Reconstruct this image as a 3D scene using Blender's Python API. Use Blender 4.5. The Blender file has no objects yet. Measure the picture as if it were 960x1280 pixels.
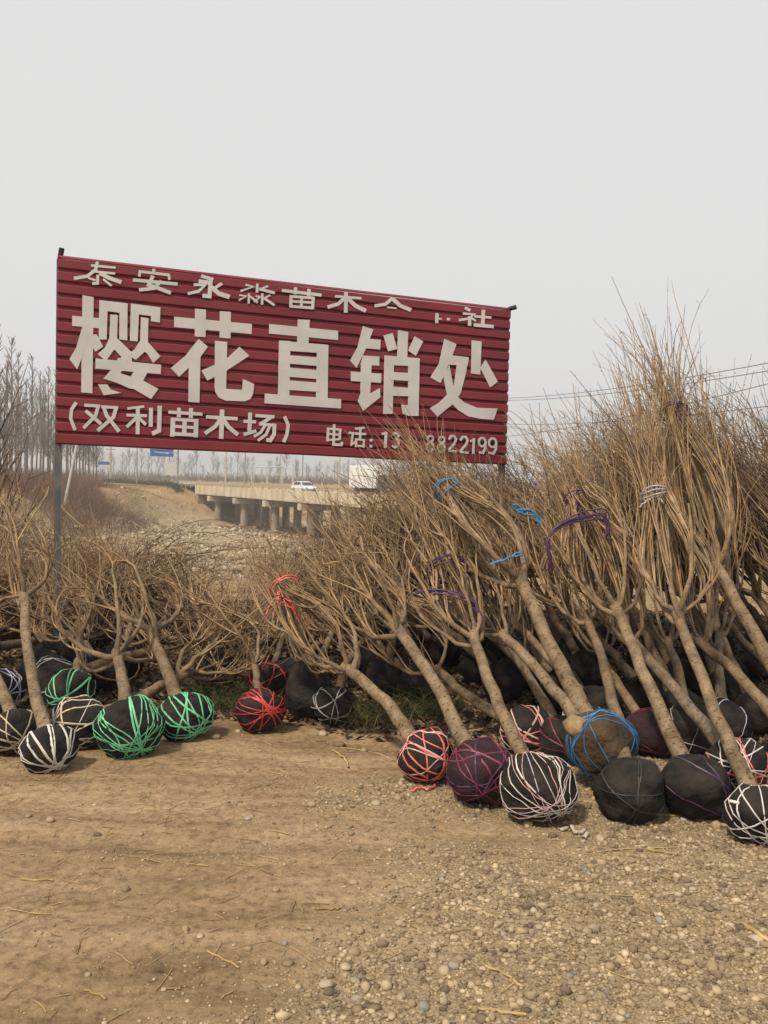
import bpy, bmesh, math, random
import numpy as np
from mathutils import Matrix, Vector, noise as mnoise

SC = bpy.context.scene
COL = SC.collection
R_ = math.radians
# ------------------------------------------------------------------ camera
F, EYE = 1072.0, 1.5
PITCH, ROLL = math.atan(40 / F), R_(1.4)
CAMROT = Matrix.Rotation(math.pi / 2 - PITCH, 3, 'X') @ Matrix.Rotation(ROLL, 3, 'Z')
cd = bpy.data.cameras.new('camera')
cd.sensor_fit = 'VERTICAL'; cd.sensor_height = 32; cd.sensor_width = 24
cd.lens = F / 1280 * 32
cd.clip_end = 3000; cd.clip_start = 0.05
cam = bpy.data.objects.new('camera', cd); COL.objects.link(cam)
cam.matrix_world = Matrix.Translation((0, 0, EYE)) @ CAMROT.to_4x4()
SC.camera = cam
# ------------------------------------------------------------------ sky and sun
SUN_EL, SUN_AZ = R_(54), R_(-142)          # azimuth clockwise from +Y: behind the camera, well to the left
SKY_STRENGTH, SUN_STRENGTH = 0.10, 4.2
w = bpy.data.worlds.new('World'); SC.world = w; w.use_nodes = True
nt = w.node_tree; nt.nodes.clear()
sky = nt.nodes.new('ShaderNodeTexSky'); sky.sky_type = 'NISHITA'; sky.sun_disc = False
sky.sun_elevation = SUN_EL; sky.sun_rotation = SUN_AZ % (2 * math.pi)
sky.air_density = 1.0; sky.dust_density = 4.0; sky.ozone_density = 1.0
hs = nt.nodes.new('ShaderNodeHueSaturation'); hs.inputs['Saturation'].default_value = 0.25
mx = nt.nodes.new('ShaderNodeMix'); mx.data_type = 'RGBA'; mx.inputs[0].default_value = 0.86
bg = nt.nodes.new('ShaderNodeBackground'); bg.inputs['Strength'].default_value = SKY_STRENGTH
out = nt.nodes.new('ShaderNodeOutputWorld')
mx.inputs[7].default_value = (8.5, 8.52, 8.5, 1)      # even veil of thin high cloud
nt.links.new(sky.outputs[0], hs.inputs['Color']); nt.links.new(hs.outputs[0], mx.inputs[6])
nt.links.new(mx.outputs[2], bg.inputs['Color']); nt.links.new(bg.outputs[0], out.inputs['Surface'])
sl = bpy.data.lights.new('sun', 'SUN'); sl.energy = SUN_STRENGTH; sl.angle = R_(6); sl.color = (1.0, 0.85, 0.64)
sun = bpy.data.objects.new('sun', sl); COL.objects.link(sun)
sd = Vector((math.sin(SUN_AZ) * math.cos(SUN_EL), math.cos(SUN_AZ) * math.cos(SUN_EL), math.sin(SUN_EL)))
sun.rotation_euler = sd.to_track_quat('Z', 'Y').to_euler(); sun.location = sd * 30
vs = SC.view_settings
vs.view_transform = 'Standard'; vs.look = 'None'; vs.exposure = 0.0; vs.gamma = 1.0; vs.use_curve_mapping = False
SC.cycles.max_bounces = 3; SC.cycles.volume_bounces = 0; SC.cycles.transparent_max_bounces = 8

# ------------------------------------------------------------------ helpers
def at(px, py, D):
    """world point on the sight line of a photo pixel at depth D (metres along +Y)"""
    d = CAMROT @ Vector(((px - 480) / F, -(py - 640) / F, -1)); d /= d.y
    return Vector((d.x * D, D, EYE + d.z * D))
def on_ground(px, py):
    d = CAMROT @ Vector(((px - 480) / F, -(py - 640) / F, -1)); d /= d.y
    D = -EYE / d.z
    return Vector((d.x * D, D, 0))
def V3(a): return np.array(a, float)
def unit(v):
    n = np.linalg.norm(v, axis=-1, keepdims=True); return v / np.maximum(n, 1e-9)
def tag(o, label=None, cat=None, group=None, kind=None):
    if label: o['label'] = label
    if cat: o['category'] = cat
    if group: o['group'] = group
    if kind: o['kind'] = kind
    return o
def empty(name, loc=(0, 0, 0), rot=(0, 0, 0), label=None, cat=None, group=None):
    o = bpy.data.objects.new(name, None); COL.objects.link(o)
    o.empty_display_size = 0.1; o.location = loc; o.rotation_euler = rot
    return tag(o, label, cat, group)
def link(name, me, mat=None, parent=None, loc=None):
    o = bpy.data.objects.new(name, me); COL.objects.link(o)
    if mat is not None and not me.materials: me.materials.append(mat)
    if parent is not None: o.parent = parent
    if loc is not None: o.location = loc
    return o
def np_mesh(name, V, faces, smooth=False, attr=None):
    """faces: list of (M,k) int arrays"""
    me = bpy.data.meshes.new(name)
    V = np.asarray(V, np.float32)
    me.vertices.add(len(V)); me.vertices.foreach_set('co', V.ravel())
    faces = [np.asarray(f, np.int32) for f in faces if len(f)]
    nl = sum(f.size for f in faces); nf = sum(len(f) for f in faces)
    me.loops.add(nl); me.polygons.add(nf)
    me.loops.foreach_set('vertex_index', np.concatenate([f.ravel() for f in faces]))
    tot = np.concatenate([np.full(len(f), f.shape[1], np.int32) for f in faces])
    st = np.concatenate([[0], np.cumsum(tot)[:-1]]).astype(np.int32)
    me.polygons.foreach_set('loop_start', st); me.polygons.foreach_set('loop_total', tot)
    if smooth: me.polygons.foreach_set('use_smooth', np.ones(nf, bool))
    if attr is not None:
        a = me.attributes.new('tuv', 'FLOAT_VECTOR', 'POINT')
        a.data.foreach_set('vector', np.asarray(attr, np.float32).ravel())
    me.update(calc_edges=True); me.validate()
    return me
class MB:
    """collects boxes, prisms, tubes into one mesh"""
    def __init__(s): s.v = []; s.f = []
    def add(s, vs, fs):
        k = len(s.v); s.v += [tuple(p) for p in vs]; s.f += [tuple(i + k for i in f) for f in fs]; return s
    def box(s, lo, hi, bev=0.0):
        x0, y0, z0 = lo; x1, y1, z1 = hi; b = bev
        if b <= 0:
            return s.add([(x0,y0,z0),(x1,y0,z0),(x1,y1,z0),(x0,y1,z0),(x0,y0,z1),(x1,y0,z1),(x1,y1,z1),(x0,y1,z1)],
                  [(3,2,1,0),(4,5,6,7),(0,1,5,4),(1,2,6,5),(2,3,7,6),(3,0,4,7)])
        vs = []
        for z, i in ((z0, b), (z0 + b, 0), (z1 - b, 0), (z1, b)):
            vs += [(x0+i,y0+i,z),(x1-i,y0+i,z),(x1-i,y1-i,z),(x0+i,y1-i,z)]
        fs = [(3,2,1,0),(12,13,14,15)]
        for r in range(3):
            for k in range(4): fs.append((r*4+k, r*4+(k+1)%4, r*4+4+(k+1)%4, r*4+4+k))
        return s.add(vs, fs)
    def prism(s, poly, axis, a, b):
        """2-D polygon extruded along axis from a to b; polygon coords are the other two axes in order"""
        n = len(poly)
        def mk(p, h):
            return {0: (h, p[0], p[1]), 1: (p[0], h, p[1]), 2: (p[0], p[1], h)}[axis]
        vs = [mk(p, a) for p in poly] + [mk(p, b) for p in poly]
        fs = [tuple(range(n))[::-1], tuple(range(n, 2 * n))] + [(i, (i+1) % n, n + (i+1) % n, n + i) for i in range(n)]
        return s.add(vs, fs)
    def tube(s, pts, rad, k=8, cap=True):
        P = V3(pts); n = len(P); rad = np.broadcast_to(np.asarray(rad, float), (n,))
        T = unit(np.gradient(P, axis=0)); ref = np.array([0, 0, 1.]) if abs(T[0][2]) < .9 else np.array([1., 0, 0])
        U = unit(ref - T * (T @ ref)[:, None]); W = np.cross(T, U)
        a = np.arange(k) / k * 2 * math.pi
        vs = (P[:, None] + rad[:, None, None] * (np.cos(a)[None, :, None] * U[:, None] + np.sin(a)[None, :, None] * W[:, None])).reshape(-1, 3)
        fs = [(i*k+j, i*k+(j+1)%k, (i+1)*k+(j+1)%k, (i+1)*k+j) for i in range(n-1) for j in range(k)]
        if cap: fs += [tuple(range(k))[::-1], tuple((n-1)*k + j for j in range(k))]
        return s.add(vs, fs)
    def mesh(s, name='m', smooth=False):
        me = bpy.data.meshes.new(name); me.from_pydata(s.v, [], s.f)
        if smooth: me.polygons.foreach_set('use_smooth', [True] * len(me.polygons))
        bm = bmesh.new(); bm.from_mesh(me); bmesh.ops.recalc_face_normals(bm, faces=bm.faces); bm.to_mesh(me); bm.free()
        return me
    def build(s, name, mat, parent=None, smooth=False, loc=None): return link(name, s.mesh(name, smooth), mat, parent, loc)

def tubes(groups):
    """groups: (P (N,S,3), Rad (N,S), k, rnd (N,)) -> V, quads, attr"""
    Vs, Qs, As, off = [], [], [], 0
    for P, Rd, k, rnd in groups:
        if len(P) == 0: continue
        N, S, _ = P.shape
        T = unit(np.gradient(P, axis=1))
        ref = unit(np.cross(T[:, S // 2], np.array([.31, .52, .79])))[:, None, :]
        U = unit(ref - T * (T * ref).sum(-1, keepdims=True)); W = np.cross(T, U)
        a = np.arange(k) / k * 2 * math.pi
        V = P[:, :, None] + Rd[:, :, None, None] * (np.cos(a)[None, None, :, None] * U[:, :, None] + np.sin(a)[None, None, :, None] * W[:, :, None])
        i = np.arange(S - 1)[:, None]; j = np.arange(k)[None, :]; j2 = (j + 1) % k
        q = np.stack([i * k + j, i * k + j2, (i + 1) * k + j2, (i + 1) * k + j], -1).reshape(-1, 4)
        Qs.append((q[None] + (np.arange(N) * S * k)[:, None, None]).reshape(-1, 4) + off)
        ln = np.concatenate([np.zeros((N, 1)), np.cumsum(np.linalg.norm(np.diff(P, axis=1), axis=-1), 1)], 1)
        at_ = np.empty((N, S, k, 3)); at_[..., 0] = a[None, None]; at_[..., 1] = ln[:, :, None]; at_[..., 2] = np.asarray(rnd)[:, None, None]
        Vs.append(V.reshape(-1, 3)); As.append(at_.reshape(-1, 3)); off += N * S * k
    return np.concatenate(Vs), np.concatenate(Qs), np.concatenate(As)
def bez(p0, p1, p2, p3, S):
    t = np.linspace(0, 1, S)[None, :, None]
    return ((1-t)**3 * p0[:, None] + 3*(1-t)**2*t * p1[:, None] + 3*(1-t)*t*t * p2[:, None] + t**3 * p3[:, None])
def h2(ix, iy, s):
    n = (ix.astype(np.int64) * 374761393 + iy.astype(np.int64) * 668265263 + s * 974634777) & 0x7fffffff
    n = ((n ^ (n >> 13)) * 1274126177) & 0x7fffffff
    return ((n ^ (n >> 16)) & 0xffff) / 65535.0
def vn(x, y, s=0):
    x = np.asarray(x, float); y = np.asarray(y, float)
    ix = np.floor(x); iy = np.floor(y); fx = x - ix; fy = y - iy
    fx = fx*fx*(3-2*fx); fy = fy*fy*(3-2*fy)
    a, b, c, d = h2(ix, iy, s), h2(ix+1, iy, s), h2(ix, iy+1, s), h2(ix+1, iy+1, s)
    return (a*(1-fx)+b*fx)*(1-fy) + (c*(1-fx)+d*fx)*fy - .5
def ss(x, a, b):
    t = np.clip((np.asarray(x, float) - a) / (b - a), 0, 1); return t*t*(3-2*t)

# ------------------------------------------------------------------ materials
def nodes(name):
    m = bpy.data.materials.new(name); m.use_nodes = True
    t = m.node_tree; b = t.nodes['Principled BSDF']; return m, t, b
def N(t, typ, **kw):
    n = t.nodes.new(typ)
    for k, v in kw.items():
        if k.startswith('i_'):
            n.inputs[int(k[2:]) if k[2:].isdigit() else k[2:]].default_value = v
        else: setattr(n, k, v)
    return n
def ramp(t, stops, fac=None):
    r = t.nodes.new('ShaderNodeValToRGB'); e = r.color_ramp.elements
    while len(e) < len(stops): e.new(0.5)
    for i, (p, c) in enumerate(stops): e[i].position = p; e[i].color = (*c, 1) if len(c) == 3 else c
    if fac is not None: t.links.new(fac, r.inputs[0])
    return r
def pm(name, c1, c2, scale=5.0, rough=.85, bump=.3, bscale=None, detail=6, lo=.35, hi=.65, spec=.3, metal=0, stretch=None, dist=.02):
    m, t, b = nodes(name)
    tc = N(t, 'ShaderNodeTexCoord'); src = tc.outputs['Object']
    if stretch:
        mp = N(t, 'ShaderNodeMapping'); mp.inputs['Scale'].default_value = stretch
        t.links.new(src, mp.inputs[0]); src = mp.outputs[0]
    n = N(t, 'ShaderNodeTexNoise'); n.inputs['Scale'].default_value = scale; n.inputs['Detail'].default_value = detail
    t.links.new(src, n.inputs['Vector'])
    r = ramp(t, [(lo, c1), (hi, c2)], n.outputs['Fac'])
    t.links.new(r.outputs[0], b.inputs['Base Color'])
    b.inputs['Roughness'].default_value = rough; b.inputs['Specular IOR Level'].default_value = spec; b.inputs['Metallic'].default_value = metal
    if bump:
        n2 = N(t, 'ShaderNodeTexNoise'); n2.inputs['Scale'].default_value = bscale or scale * 4; n2.inputs['Detail'].default_value = 5
        t.links.new(src, n2.inputs['Vector'])
        bp = N(t, 'ShaderNodeBump'); bp.inputs['Strength'].default_value = bump; bp.inputs['Distance'].default_value = dist
        t.links.new(n2.outputs['Fac'], bp.inputs['Height']); t.links.new(bp.outputs[0], b.inputs['Normal'])
    return m
def wood_mat(name, stops, lent=0.0, rough=.8, bump=.25):
    """bark coloured by the tuv attribute: angle, length along the stem, one random number for each stem"""
    m, t, b = nodes(name)
    a = N(t, 'ShaderNodeAttribute', attribute_name='tuv'); sp = N(t, 'ShaderNodeSeparateXYZ'); t.links.new(a.outputs['Vector'], sp.inputs[0])
    r = ramp(t, stops, sp.outputs['Z'])
    tc = N(t, 'ShaderNodeTexCoord')
    n = N(t, 'ShaderNodeTexNoise', i_Scale=14.0, i_Detail=5.0); t.links.new(tc.outputs['Object'], n.inputs['Vector'])
    r2 = ramp(t, [(.3, (.50, .48, .46)), (.7, (1.2, 1.16, 1.1))], n.outputs['Fac'])
    mu = N(t, 'ShaderNodeMix', data_type='RGBA', blend_type='MULTIPLY'); mu.inputs[0].default_value = 1
    t.links.new(r.outputs[0], mu.inputs[6]); t.links.new(r2.outputs[0], mu.inputs[7]); col = mu.outputs[2]
    n3 = N(t, 'ShaderNodeTexNoise', i_Scale=60.0, i_Detail=4.0); t.links.new(tc.outputs['Object'], n3.inputs['Vector'])
    hgt = n3.outputs['Fac']
    if lent:
        mp = N(t, 'ShaderNodeMapping'); mp.inputs['Scale'].default_value = (2.0, 95, 5)
        t.links.new(a.outputs['Vector'], mp.inputs[0])
        vo = N(t, 'ShaderNodeTexNoise', i_Scale=1.0, i_Detail=2.0); t.links.new(mp.outputs[0], vo.inputs['Vector'])
        r3 = ramp(t, [(.30, (1.25, 1.2, 1.15)), (.42, (1, 1, 1)), (.57, (1, 1, 1)), (.66, (.26, .21, .18))], vo.outputs['Fac'])
        m2 = N(t, 'ShaderNodeMix', data_type='RGBA', blend_type='MULTIPLY'); m2.inputs[0].default_value = lent
        t.links.new(col, m2.inputs[6]); t.links.new(r3.outputs[0], m2.inputs[7]); col = m2.outputs[2]
    t.links.new(col, b.inputs['Base Color']); b.inputs['Roughness'].default_value = rough; b.inputs['Specular IOR Level'].default_value = .3
    if bump:
        bp = N(t, 'ShaderNodeBump', i_Strength=bump, i_Distance=.004); t.links.new(hgt, bp.inputs['Height']); t.links.new(bp.outputs[0], b.inputs['Normal'])
    return m
BARK = wood_mat('cherry_bark', [(0, (.155, .116, .075)), (.5, (.235, .175, .108)), (1, (.19, .152, .108))], lent=.9, bump=.9)
LIMB = wood_mat('limb_bark', [(0, (.15, .108, .07)), (.5, (.24, .172, .105)), (1, (.19, .15, .108))], lent=.7, bump=.6)
WHIP = wood_mat('shoot_bark', [(0, (.115, .075, .05)), (.3, (.235, .158, .088)), (.65, (.36, .252, .14)), (1, (.22, .175, .13))], bump=0)
WHIPD = wood_mat('dark_shaded_shoot_bark', [(0, (.07, .046, .032)), (.5, (.15, .10, .06)), (1, (.23, .165, .10))], bump=0)  # shoot bark darkened to paint shade on rear saplings; bushes, young tree share it
WEED = wood_mat('dry_weed', [(0, (.10, .05, .032)), (.5, (.19, .098, .055)), (1, (.32, .20, .11))], bump=0)
FARWOOD = wood_mat('far_wood', [(0, (.10, .075, .06)), (.5, (.16, .12, .095)), (1, (.20, .16, .13))], bump=0)
GRASSG = wood_mat('green_grass', [(0, (.035, .06, .02)), (.5, (.07, .11, .035)), (1, (.26, .22, .10))], bump=0)
STRAW = wood_mat('straw', [(0, (.30, .21, .09)), (.5, (.46, .34, .16)), (1, (.38, .30, .18))], bump=0)
NET = pm('black_net', (.008, .008, .009), (.033, .028, .024), 9, .9, 1.0, 28, spec=.2, dist=.018)
NETP = pm('maroon_net', (.016, .009, .012), (.046, .022, .029), 8, .9, 1.0, 28, spec=.2, dist=.018)
SOIL = pm('ball_soil', (.028, .019, .013), (.085, .056, .035), 7, .95, .8, 45, dist=.02)
def tape(name, c, c2=None): return pm(name, c, c2 or tuple(x * .78 for x in c), 25, .42, .15, 60, spec=.5)
T_WHITE = tape('white_tape', (.62, .60, .58), (.48, .45, .42)); T_CREAM = tape('cream_tape', (.52, .44, .30))
T_GREEN = tape('green_tape', (.16, .58, .31)); T_RED = tape('red_tape', (.50, .035, .035))
T_CORAL = tape('coral_tape', (.70, .17, .13)); T_PINK = tape('pink_tape', (.68, .42, .40))
T_BLUE = tape('blue_tape', (.03, .20, .46)); T_PURPLE = tape('purple_tape', (.075, .026, .085)); T_MAROON = tape('maroon_tape', (.19, .035, .075))
T_LILAC = tape('lilac_tape', (.50, .46, .60)); T_GREY = tape('grey_tape', (.42, .42, .43))
RED = pm('red_sheet', (.155, .016, .024), (.205, .024, .031), 1.6, .5, .05, 30, spec=.4)
LETTER = pm('letter_board', (.49, .475, .455), (.57, .555, .53), 4, .6, .05, 40)
POST = pm('painted_post', (.085, .095, .10), (.15, .15, .14), 6, .55, .1, 40, metal=.2)
BLACK = pm('black_cap', (.012, .012, .012), (.03, .03, .03), 8, .6, .1)
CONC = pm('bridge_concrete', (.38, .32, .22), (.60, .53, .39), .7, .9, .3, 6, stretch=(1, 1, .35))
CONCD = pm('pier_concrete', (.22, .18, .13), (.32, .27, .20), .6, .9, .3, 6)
STEEL = pm('grey_steel', (.25, .25, .25), (.34, .34, .33), 3, .5, .05, metal=.4)

# ================================================================== THE SETTING
# bridge line: origin at the first pier cap, d along the deck towards the viewer, q across it (away from the viewer)
BO = V3((-26.4, 130)); BD = V3((23, -39)) / math.hypot(23, 39); BQ = V3((39, 23)) / math.hypot(23, 39)
def bs(x, y):
    rx, ry = np.asarray(x, float) - BO[0], np.asarray(y, float) - BO[1]
    return rx * BD[0] + ry * BD[1], rx * BQ[0] + ry * BQ[1]
def gully(x, y):
    s, q = bs(x, y)
    wob = vn(np.asarray(x) * .08, np.asarray(y) * .08, 5) * 6
    m = ss(np.asarray(x) + wob, -43, -30) * ss(s + wob * .4, -12, 3) * ss(np.asarray(y) + vn(np.asarray(x)*.3, 0*np.asarray(x), 8) * 3, 12.5, 36) * (1 - ss(x, 16, 24))
    return np.where(q > 12, np.minimum(m, 1 - ss(q, 60, 90)), m)
def gz(x, y):
    x = np.asarray(x, float); y = np.asarray(y, float)
    near = np.exp(-((y - 3) / 9.0) ** 2)
    z = near * (.035 * vn(x * 1.1, y * 1.6, 1) + .016 * vn(x * 3.7, y * 5, 2) + .008 * vn(x * 11, y * 13, 3) + .004 * vn(x * 29, y * 31, 4))
    rut = np.exp(-((y - 3.55 - .12 * np.sin(x * .9)) / .10) ** 2) + .8 * np.exp(-((y - 4.0 - .1 * np.sin(x * .8 + .5)) / .08) ** 2)
    z = z - .016 * rut * (1 - ss(x, -.3, .4))
    m = gully(x, y)
    z = z - 5.5 * m + m * (.5 * vn(x * .35, y * .35, 11) + .35 * vn(x * .9, y * .9, 12)) - .4 * ss(y, 40, 100)
    far = ss(y, 9, 20)
    return z + far * .25 * vn(x * .25, y * .25, 13) * (1 - ss(y, 90, 140))
def gzf(x, y): return float(gz(np.array([x]), np.array([y]))[0])
def axis(a, b, step, lo, hi, g):
    mid = list(np.arange(a, b, step)); up = [mid[-1]]; d = step
    while up[-1] < hi: d *= g; up.append(up[-1] + d)
    dn = [mid[0]]; d = step
    while dn[-1] > lo: d *= g; dn.append(dn[-1] - d)
    return np.array(dn[:0:-1] + mid + up[1:])
gx = axis(-4.5, 5, .045, -900, 900, 1.06); gy = axis(1.2, 6.5, .045, -15, 930, 1.045)
X, Y = np.meshgrid(gx, gy); Z = gz(X, Y)
nx, ny = len(gx), len(gy)
i = np.arange(ny - 1)[:, None]; j = np.arange(nx - 1)[None, :]
quads = np.stack([i*nx+j, i*nx+j+1, (i+1)*nx+j+1, (i+1)*nx+j], -1).reshape(-1, 4)
GW = gully(X, Y)
def gravel_amt(x, y):
    x = np.asarray(x, float); y = np.asarray(y, float)
    edge = -.55 + .33 * (y - 2.4) + vn(x * 1.7, y * 1.7, 21) * 1.0 + vn(x * 5, y * 5, 22) * .3
    a = ss(x - edge, -.25, .45)
    patch = np.exp(-(((x - .45) / .38) ** 2 + ((y - 3.62) / .28) ** 2))
    return np.clip(a * (1 - .85 * patch), 0, 1)
strawy = ss(gz(X, Y), -5.2, -1.5) * ss(Y, 60, 90)
gat = np.stack([np.clip(GW, 0, 1), gravel_amt(X, Y) * (1 - ss(Y, 5, 8)), strawy], -1).reshape(-1, 3)
me = np_mesh('ground', np.stack([X, Y, Z], -1).reshape(-1, 3), [quads], smooth=True, attr=gat)
m, t, b = nodes('earth')
tc = N(t, 'ShaderNodeTexCoord'); a = N(t, 'ShaderNodeAttribute', attribute_name='tuv'); sp = N(t, 'ShaderNodeSeparateXYZ'); t.links.new(a.outputs['Vector'], sp.inputs[0])
def ns(scale, det=6, rough=.6, vec=None, dist=0):
    n = N(t, 'ShaderNodeTexNoise', i_Scale=scale, i_Detail=det, i_Roughness=rough, i_Distortion=dist); t.links.new(vec or tc.outputs['Object'], n.inputs['Vector']); return n
def mixc(fac, c1, c2, blend='MIX'):
    n = N(t, 'ShaderNodeMix', data_type='RGBA', blend_type=blend)
    for s, v in ((0, fac), (6, c1), (7, c2)):
        if isinstance(v, (int, float)): n.inputs[s].default_value = v
        elif isinstance(v, tuple): n.inputs[s].default_value = (*v, 1)
        else: t.links.new(v, n.inputs[s])
    return n.outputs[2]
mpg = N(t, 'ShaderNodeMapping'); mpg.inputs['Scale'].default_value = (.32, 1.5, 1); t.links.new(tc.outputs['Object'], mpg.inputs[0])
big = ramp(t, [(.30, (.145, .098, .056)), (.48, (.258, .182, .106)), (.70, (.38, .284, .174))], ns(2.3, 10, .70, mpg.outputs[0], .4).outputs['Fac'])
fine = ramp(t, [(.32, (.42, .39, .36)), (.5, (1, 1, 1)), (.68, (1.42, 1.39, 1.33))], ns(26, 10, .78).outputs['Fac'])
dirt = mixc(1.0, big.outputs[0], fine.outputs[0], 'MULTIPLY')
vg = N(t, 'ShaderNodeTexVoronoi', i_Scale=75.0); t.links.new(tc.outputs['Object'], vg.inputs['Vector'])
gcol = ramp(t, [(0, (.20, .155, .10)), (.5, (.34, .27, .17)), (1, (.44, .37, .26))], vg.outputs['Color'])
near_c = mixc(sp.outputs['Y'], dirt, mixc(.5, dirt, gcol.outputs[0]))
bed = ramp(t, [(.3, (.17, .12, .075)), (.5, (.30, .23, .15)), (.7, (.42, .35, .25))], ns(.9, 9, .7).outputs['Fac'])
straw = ramp(t, [(.3, (.15, .10, .05)), (.5, (.30, .21, .105)), (.75, (.40, .30, .16))], ns(.35, 9, .7).outputs['Fac'])
c = mixc(sp.outputs['X'], near_c, bed.outputs[0]); c = mixc(sp.outputs['Z'], c, straw.outputs[0])
t.links.new(c, b.inputs['Base Color']); b.inputs['Roughness'].default_value = .95; b.inputs['Specular IOR Level'].default_value = .15
hm = N(t, 'ShaderNodeMath', operation='ADD'); t.links.new(ns(55, 8, .72).outputs['Fac'], hm.inputs[0])
sc2 = N(t, 'ShaderNodeMath', operation='MULTIPLY'); t.links.new(vg.outputs['Distance'], sc2.inputs[0]); t.links.new(sp.outputs['Y'], sc2.inputs[1]); t.links.new(sc2.outputs[0], hm.inputs[1])
bp = N(t, 'ShaderNodeBump', i_Strength=.8, i_Distance=.013); t.links.new(hm.outputs[0], bp.inputs['Height']); t.links.new(bp.outputs[0], b.inputs['Normal'])
tag(link('ground', me, m), kind='structure')

# ------------------------------------------------------------------ loose stone on the yard (far too many to count)
ico = bmesh.new(); bmesh.ops.create_icosphere(ico, subdivisions=1, radius=1)
ICV = V3([v.co[:] for v in ico.verts]); ICF = np.array([[v.index for v in f.verts] for f in ico.faces]); ico.free()
def rocks(rs, pos, size, flat=.65, sink=.35):
    n = len(pos)
    sc = size[:, None] * np.stack([rs.uniform(.7, 1.3, n), rs.uniform(.7, 1.3, n), rs.uniform(.45, 1, n) * flat * 1.2], -1)
    q = unit(rs.normal(size=(n, 4))); w_, x, y, z = q.T
    Rm = np.stack([1-2*(y*y+z*z), 2*(x*y-z*w_), 2*(x*z+y*w_), 2*(x*y+z*w_), 1-2*(x*x+z*z), 2*(y*z-x*w_), 2*(x*z-y*w_), 2*(y*z+x*w_), 1-2*(x*x+y*y)], -1).reshape(n, 3, 3)
    base = ICV[None] * (1 + rs.uniform(-.22, .22, (n, 12, 1)))
    V = np.einsum('nij,nkj->nki', Rm, base) * sc[:, None]
    V = V + pos[:, None]; V[..., 2] += (sc[:, 2] * (1 - 2 * sink))[:, None]
    Fc = (ICF[None] + (np.arange(n) * 12)[:, None, None]).reshape(-1, 3)
    at_ = np.zeros((n, 12, 3)); at_[..., 2] = rs.uniform(0, 1, n)[:, None]
    return V.reshape(-1, 3), Fc, at_.reshape(-1, 3)
STONE = wood_mat('crushed_stone', [(0, (.15, .115, .078)), (.35, (.29, .225, .145)), (.7, (.38, .305, .205)), (.93, (.46, .39, .285)), (1, (.20, .195, .175))], bump=.4, rough=.9)
rs = np.random.RandomState(4)
n = 210000
px_ = rs.uniform(-2.6, 3.6, n); py_ = 1.3 + rs.uniform(0, 1, n) ** 1.1 * 4.0
ga = gravel_amt(px_, py_)
keep = rs.uniform(0, 1, n) < (.04 + .16 * ss(vn(px_ * 2.1, py_ * 3.3, 23) + .5, .45, .75) + .80 * ga ** 1.2) * np.where(py_ < 4.6, 1, .35) * np.where(np.abs(px_) < .62 * py_ + .5, 1, .15)
px_, py_, ga = px_[keep], py_[keep], ga[keep]
sz = np.clip(rs.lognormal(math.log(.0050), .5, len(px_)), .0024, .022) * (.58 + .42 * ga)
V, Fc, A = rocks(rs, np.stack([px_, py_, gz(px_, py_)], -1), sz)
tag(link('gravel', np_mesh('gravel', V, [Fc], attr=A), STONE), 'loose pale crushed gravel strewn over the brown earth', 'gravel', kind='stuff')
# larger stones one can pick out
spots = [(232,1164,8),(157,1113,7),(205,1240,5),(110,1224,5),(250,1172,7),(442,1107,8),(439,1040,6),(345,1118,6),(360,1204,9),(412,1199,8),(330,1205,7),(450,1165,8),(470,1003,7),(390,1008,7),
 (310,1022,5),(122,1040,7),(35,1023,6),(62,1028,6),(660,1027,7),(690,1045,8),(632,1107,7),(574,1201,8),(785,1143,8),(890,1207,10),(895,1030,9),(750,1050,9),(838,1252,10),(690,1210,8),(600,1170,7),(525,1155,7),
 (425,930,9),(455,938,8),(404,917,6),(448,913,7),(270,925,7),(298,915,7)]
for k, (x, y, r) in enumerate(spots):
    p = on_ground(x, y); s = r / F * p.y * .95
    V, Fc, A = rocks(rs, np.zeros((1, 3)), np.array([s]), .8, .3)
    o = link('stone', np_mesh('stone', V, [Fc], attr=A), STONE, None, (p.x, p.y, gzf(p.x, p.y)))
    bv = o.modifiers.new('b', 'BEVEL'); bv.width = s * .22; bv.segments = 1
    dark = k in (0, 4, 5, 24)
    tag(o, 'thumb sized pale stone lying loose on the bare earth' if x < 500 else 'thumb sized pale stone lying among the finer gravel', 'stone', 'stones on the earth' if x < 500 else 'stones in the gravel')
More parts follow.
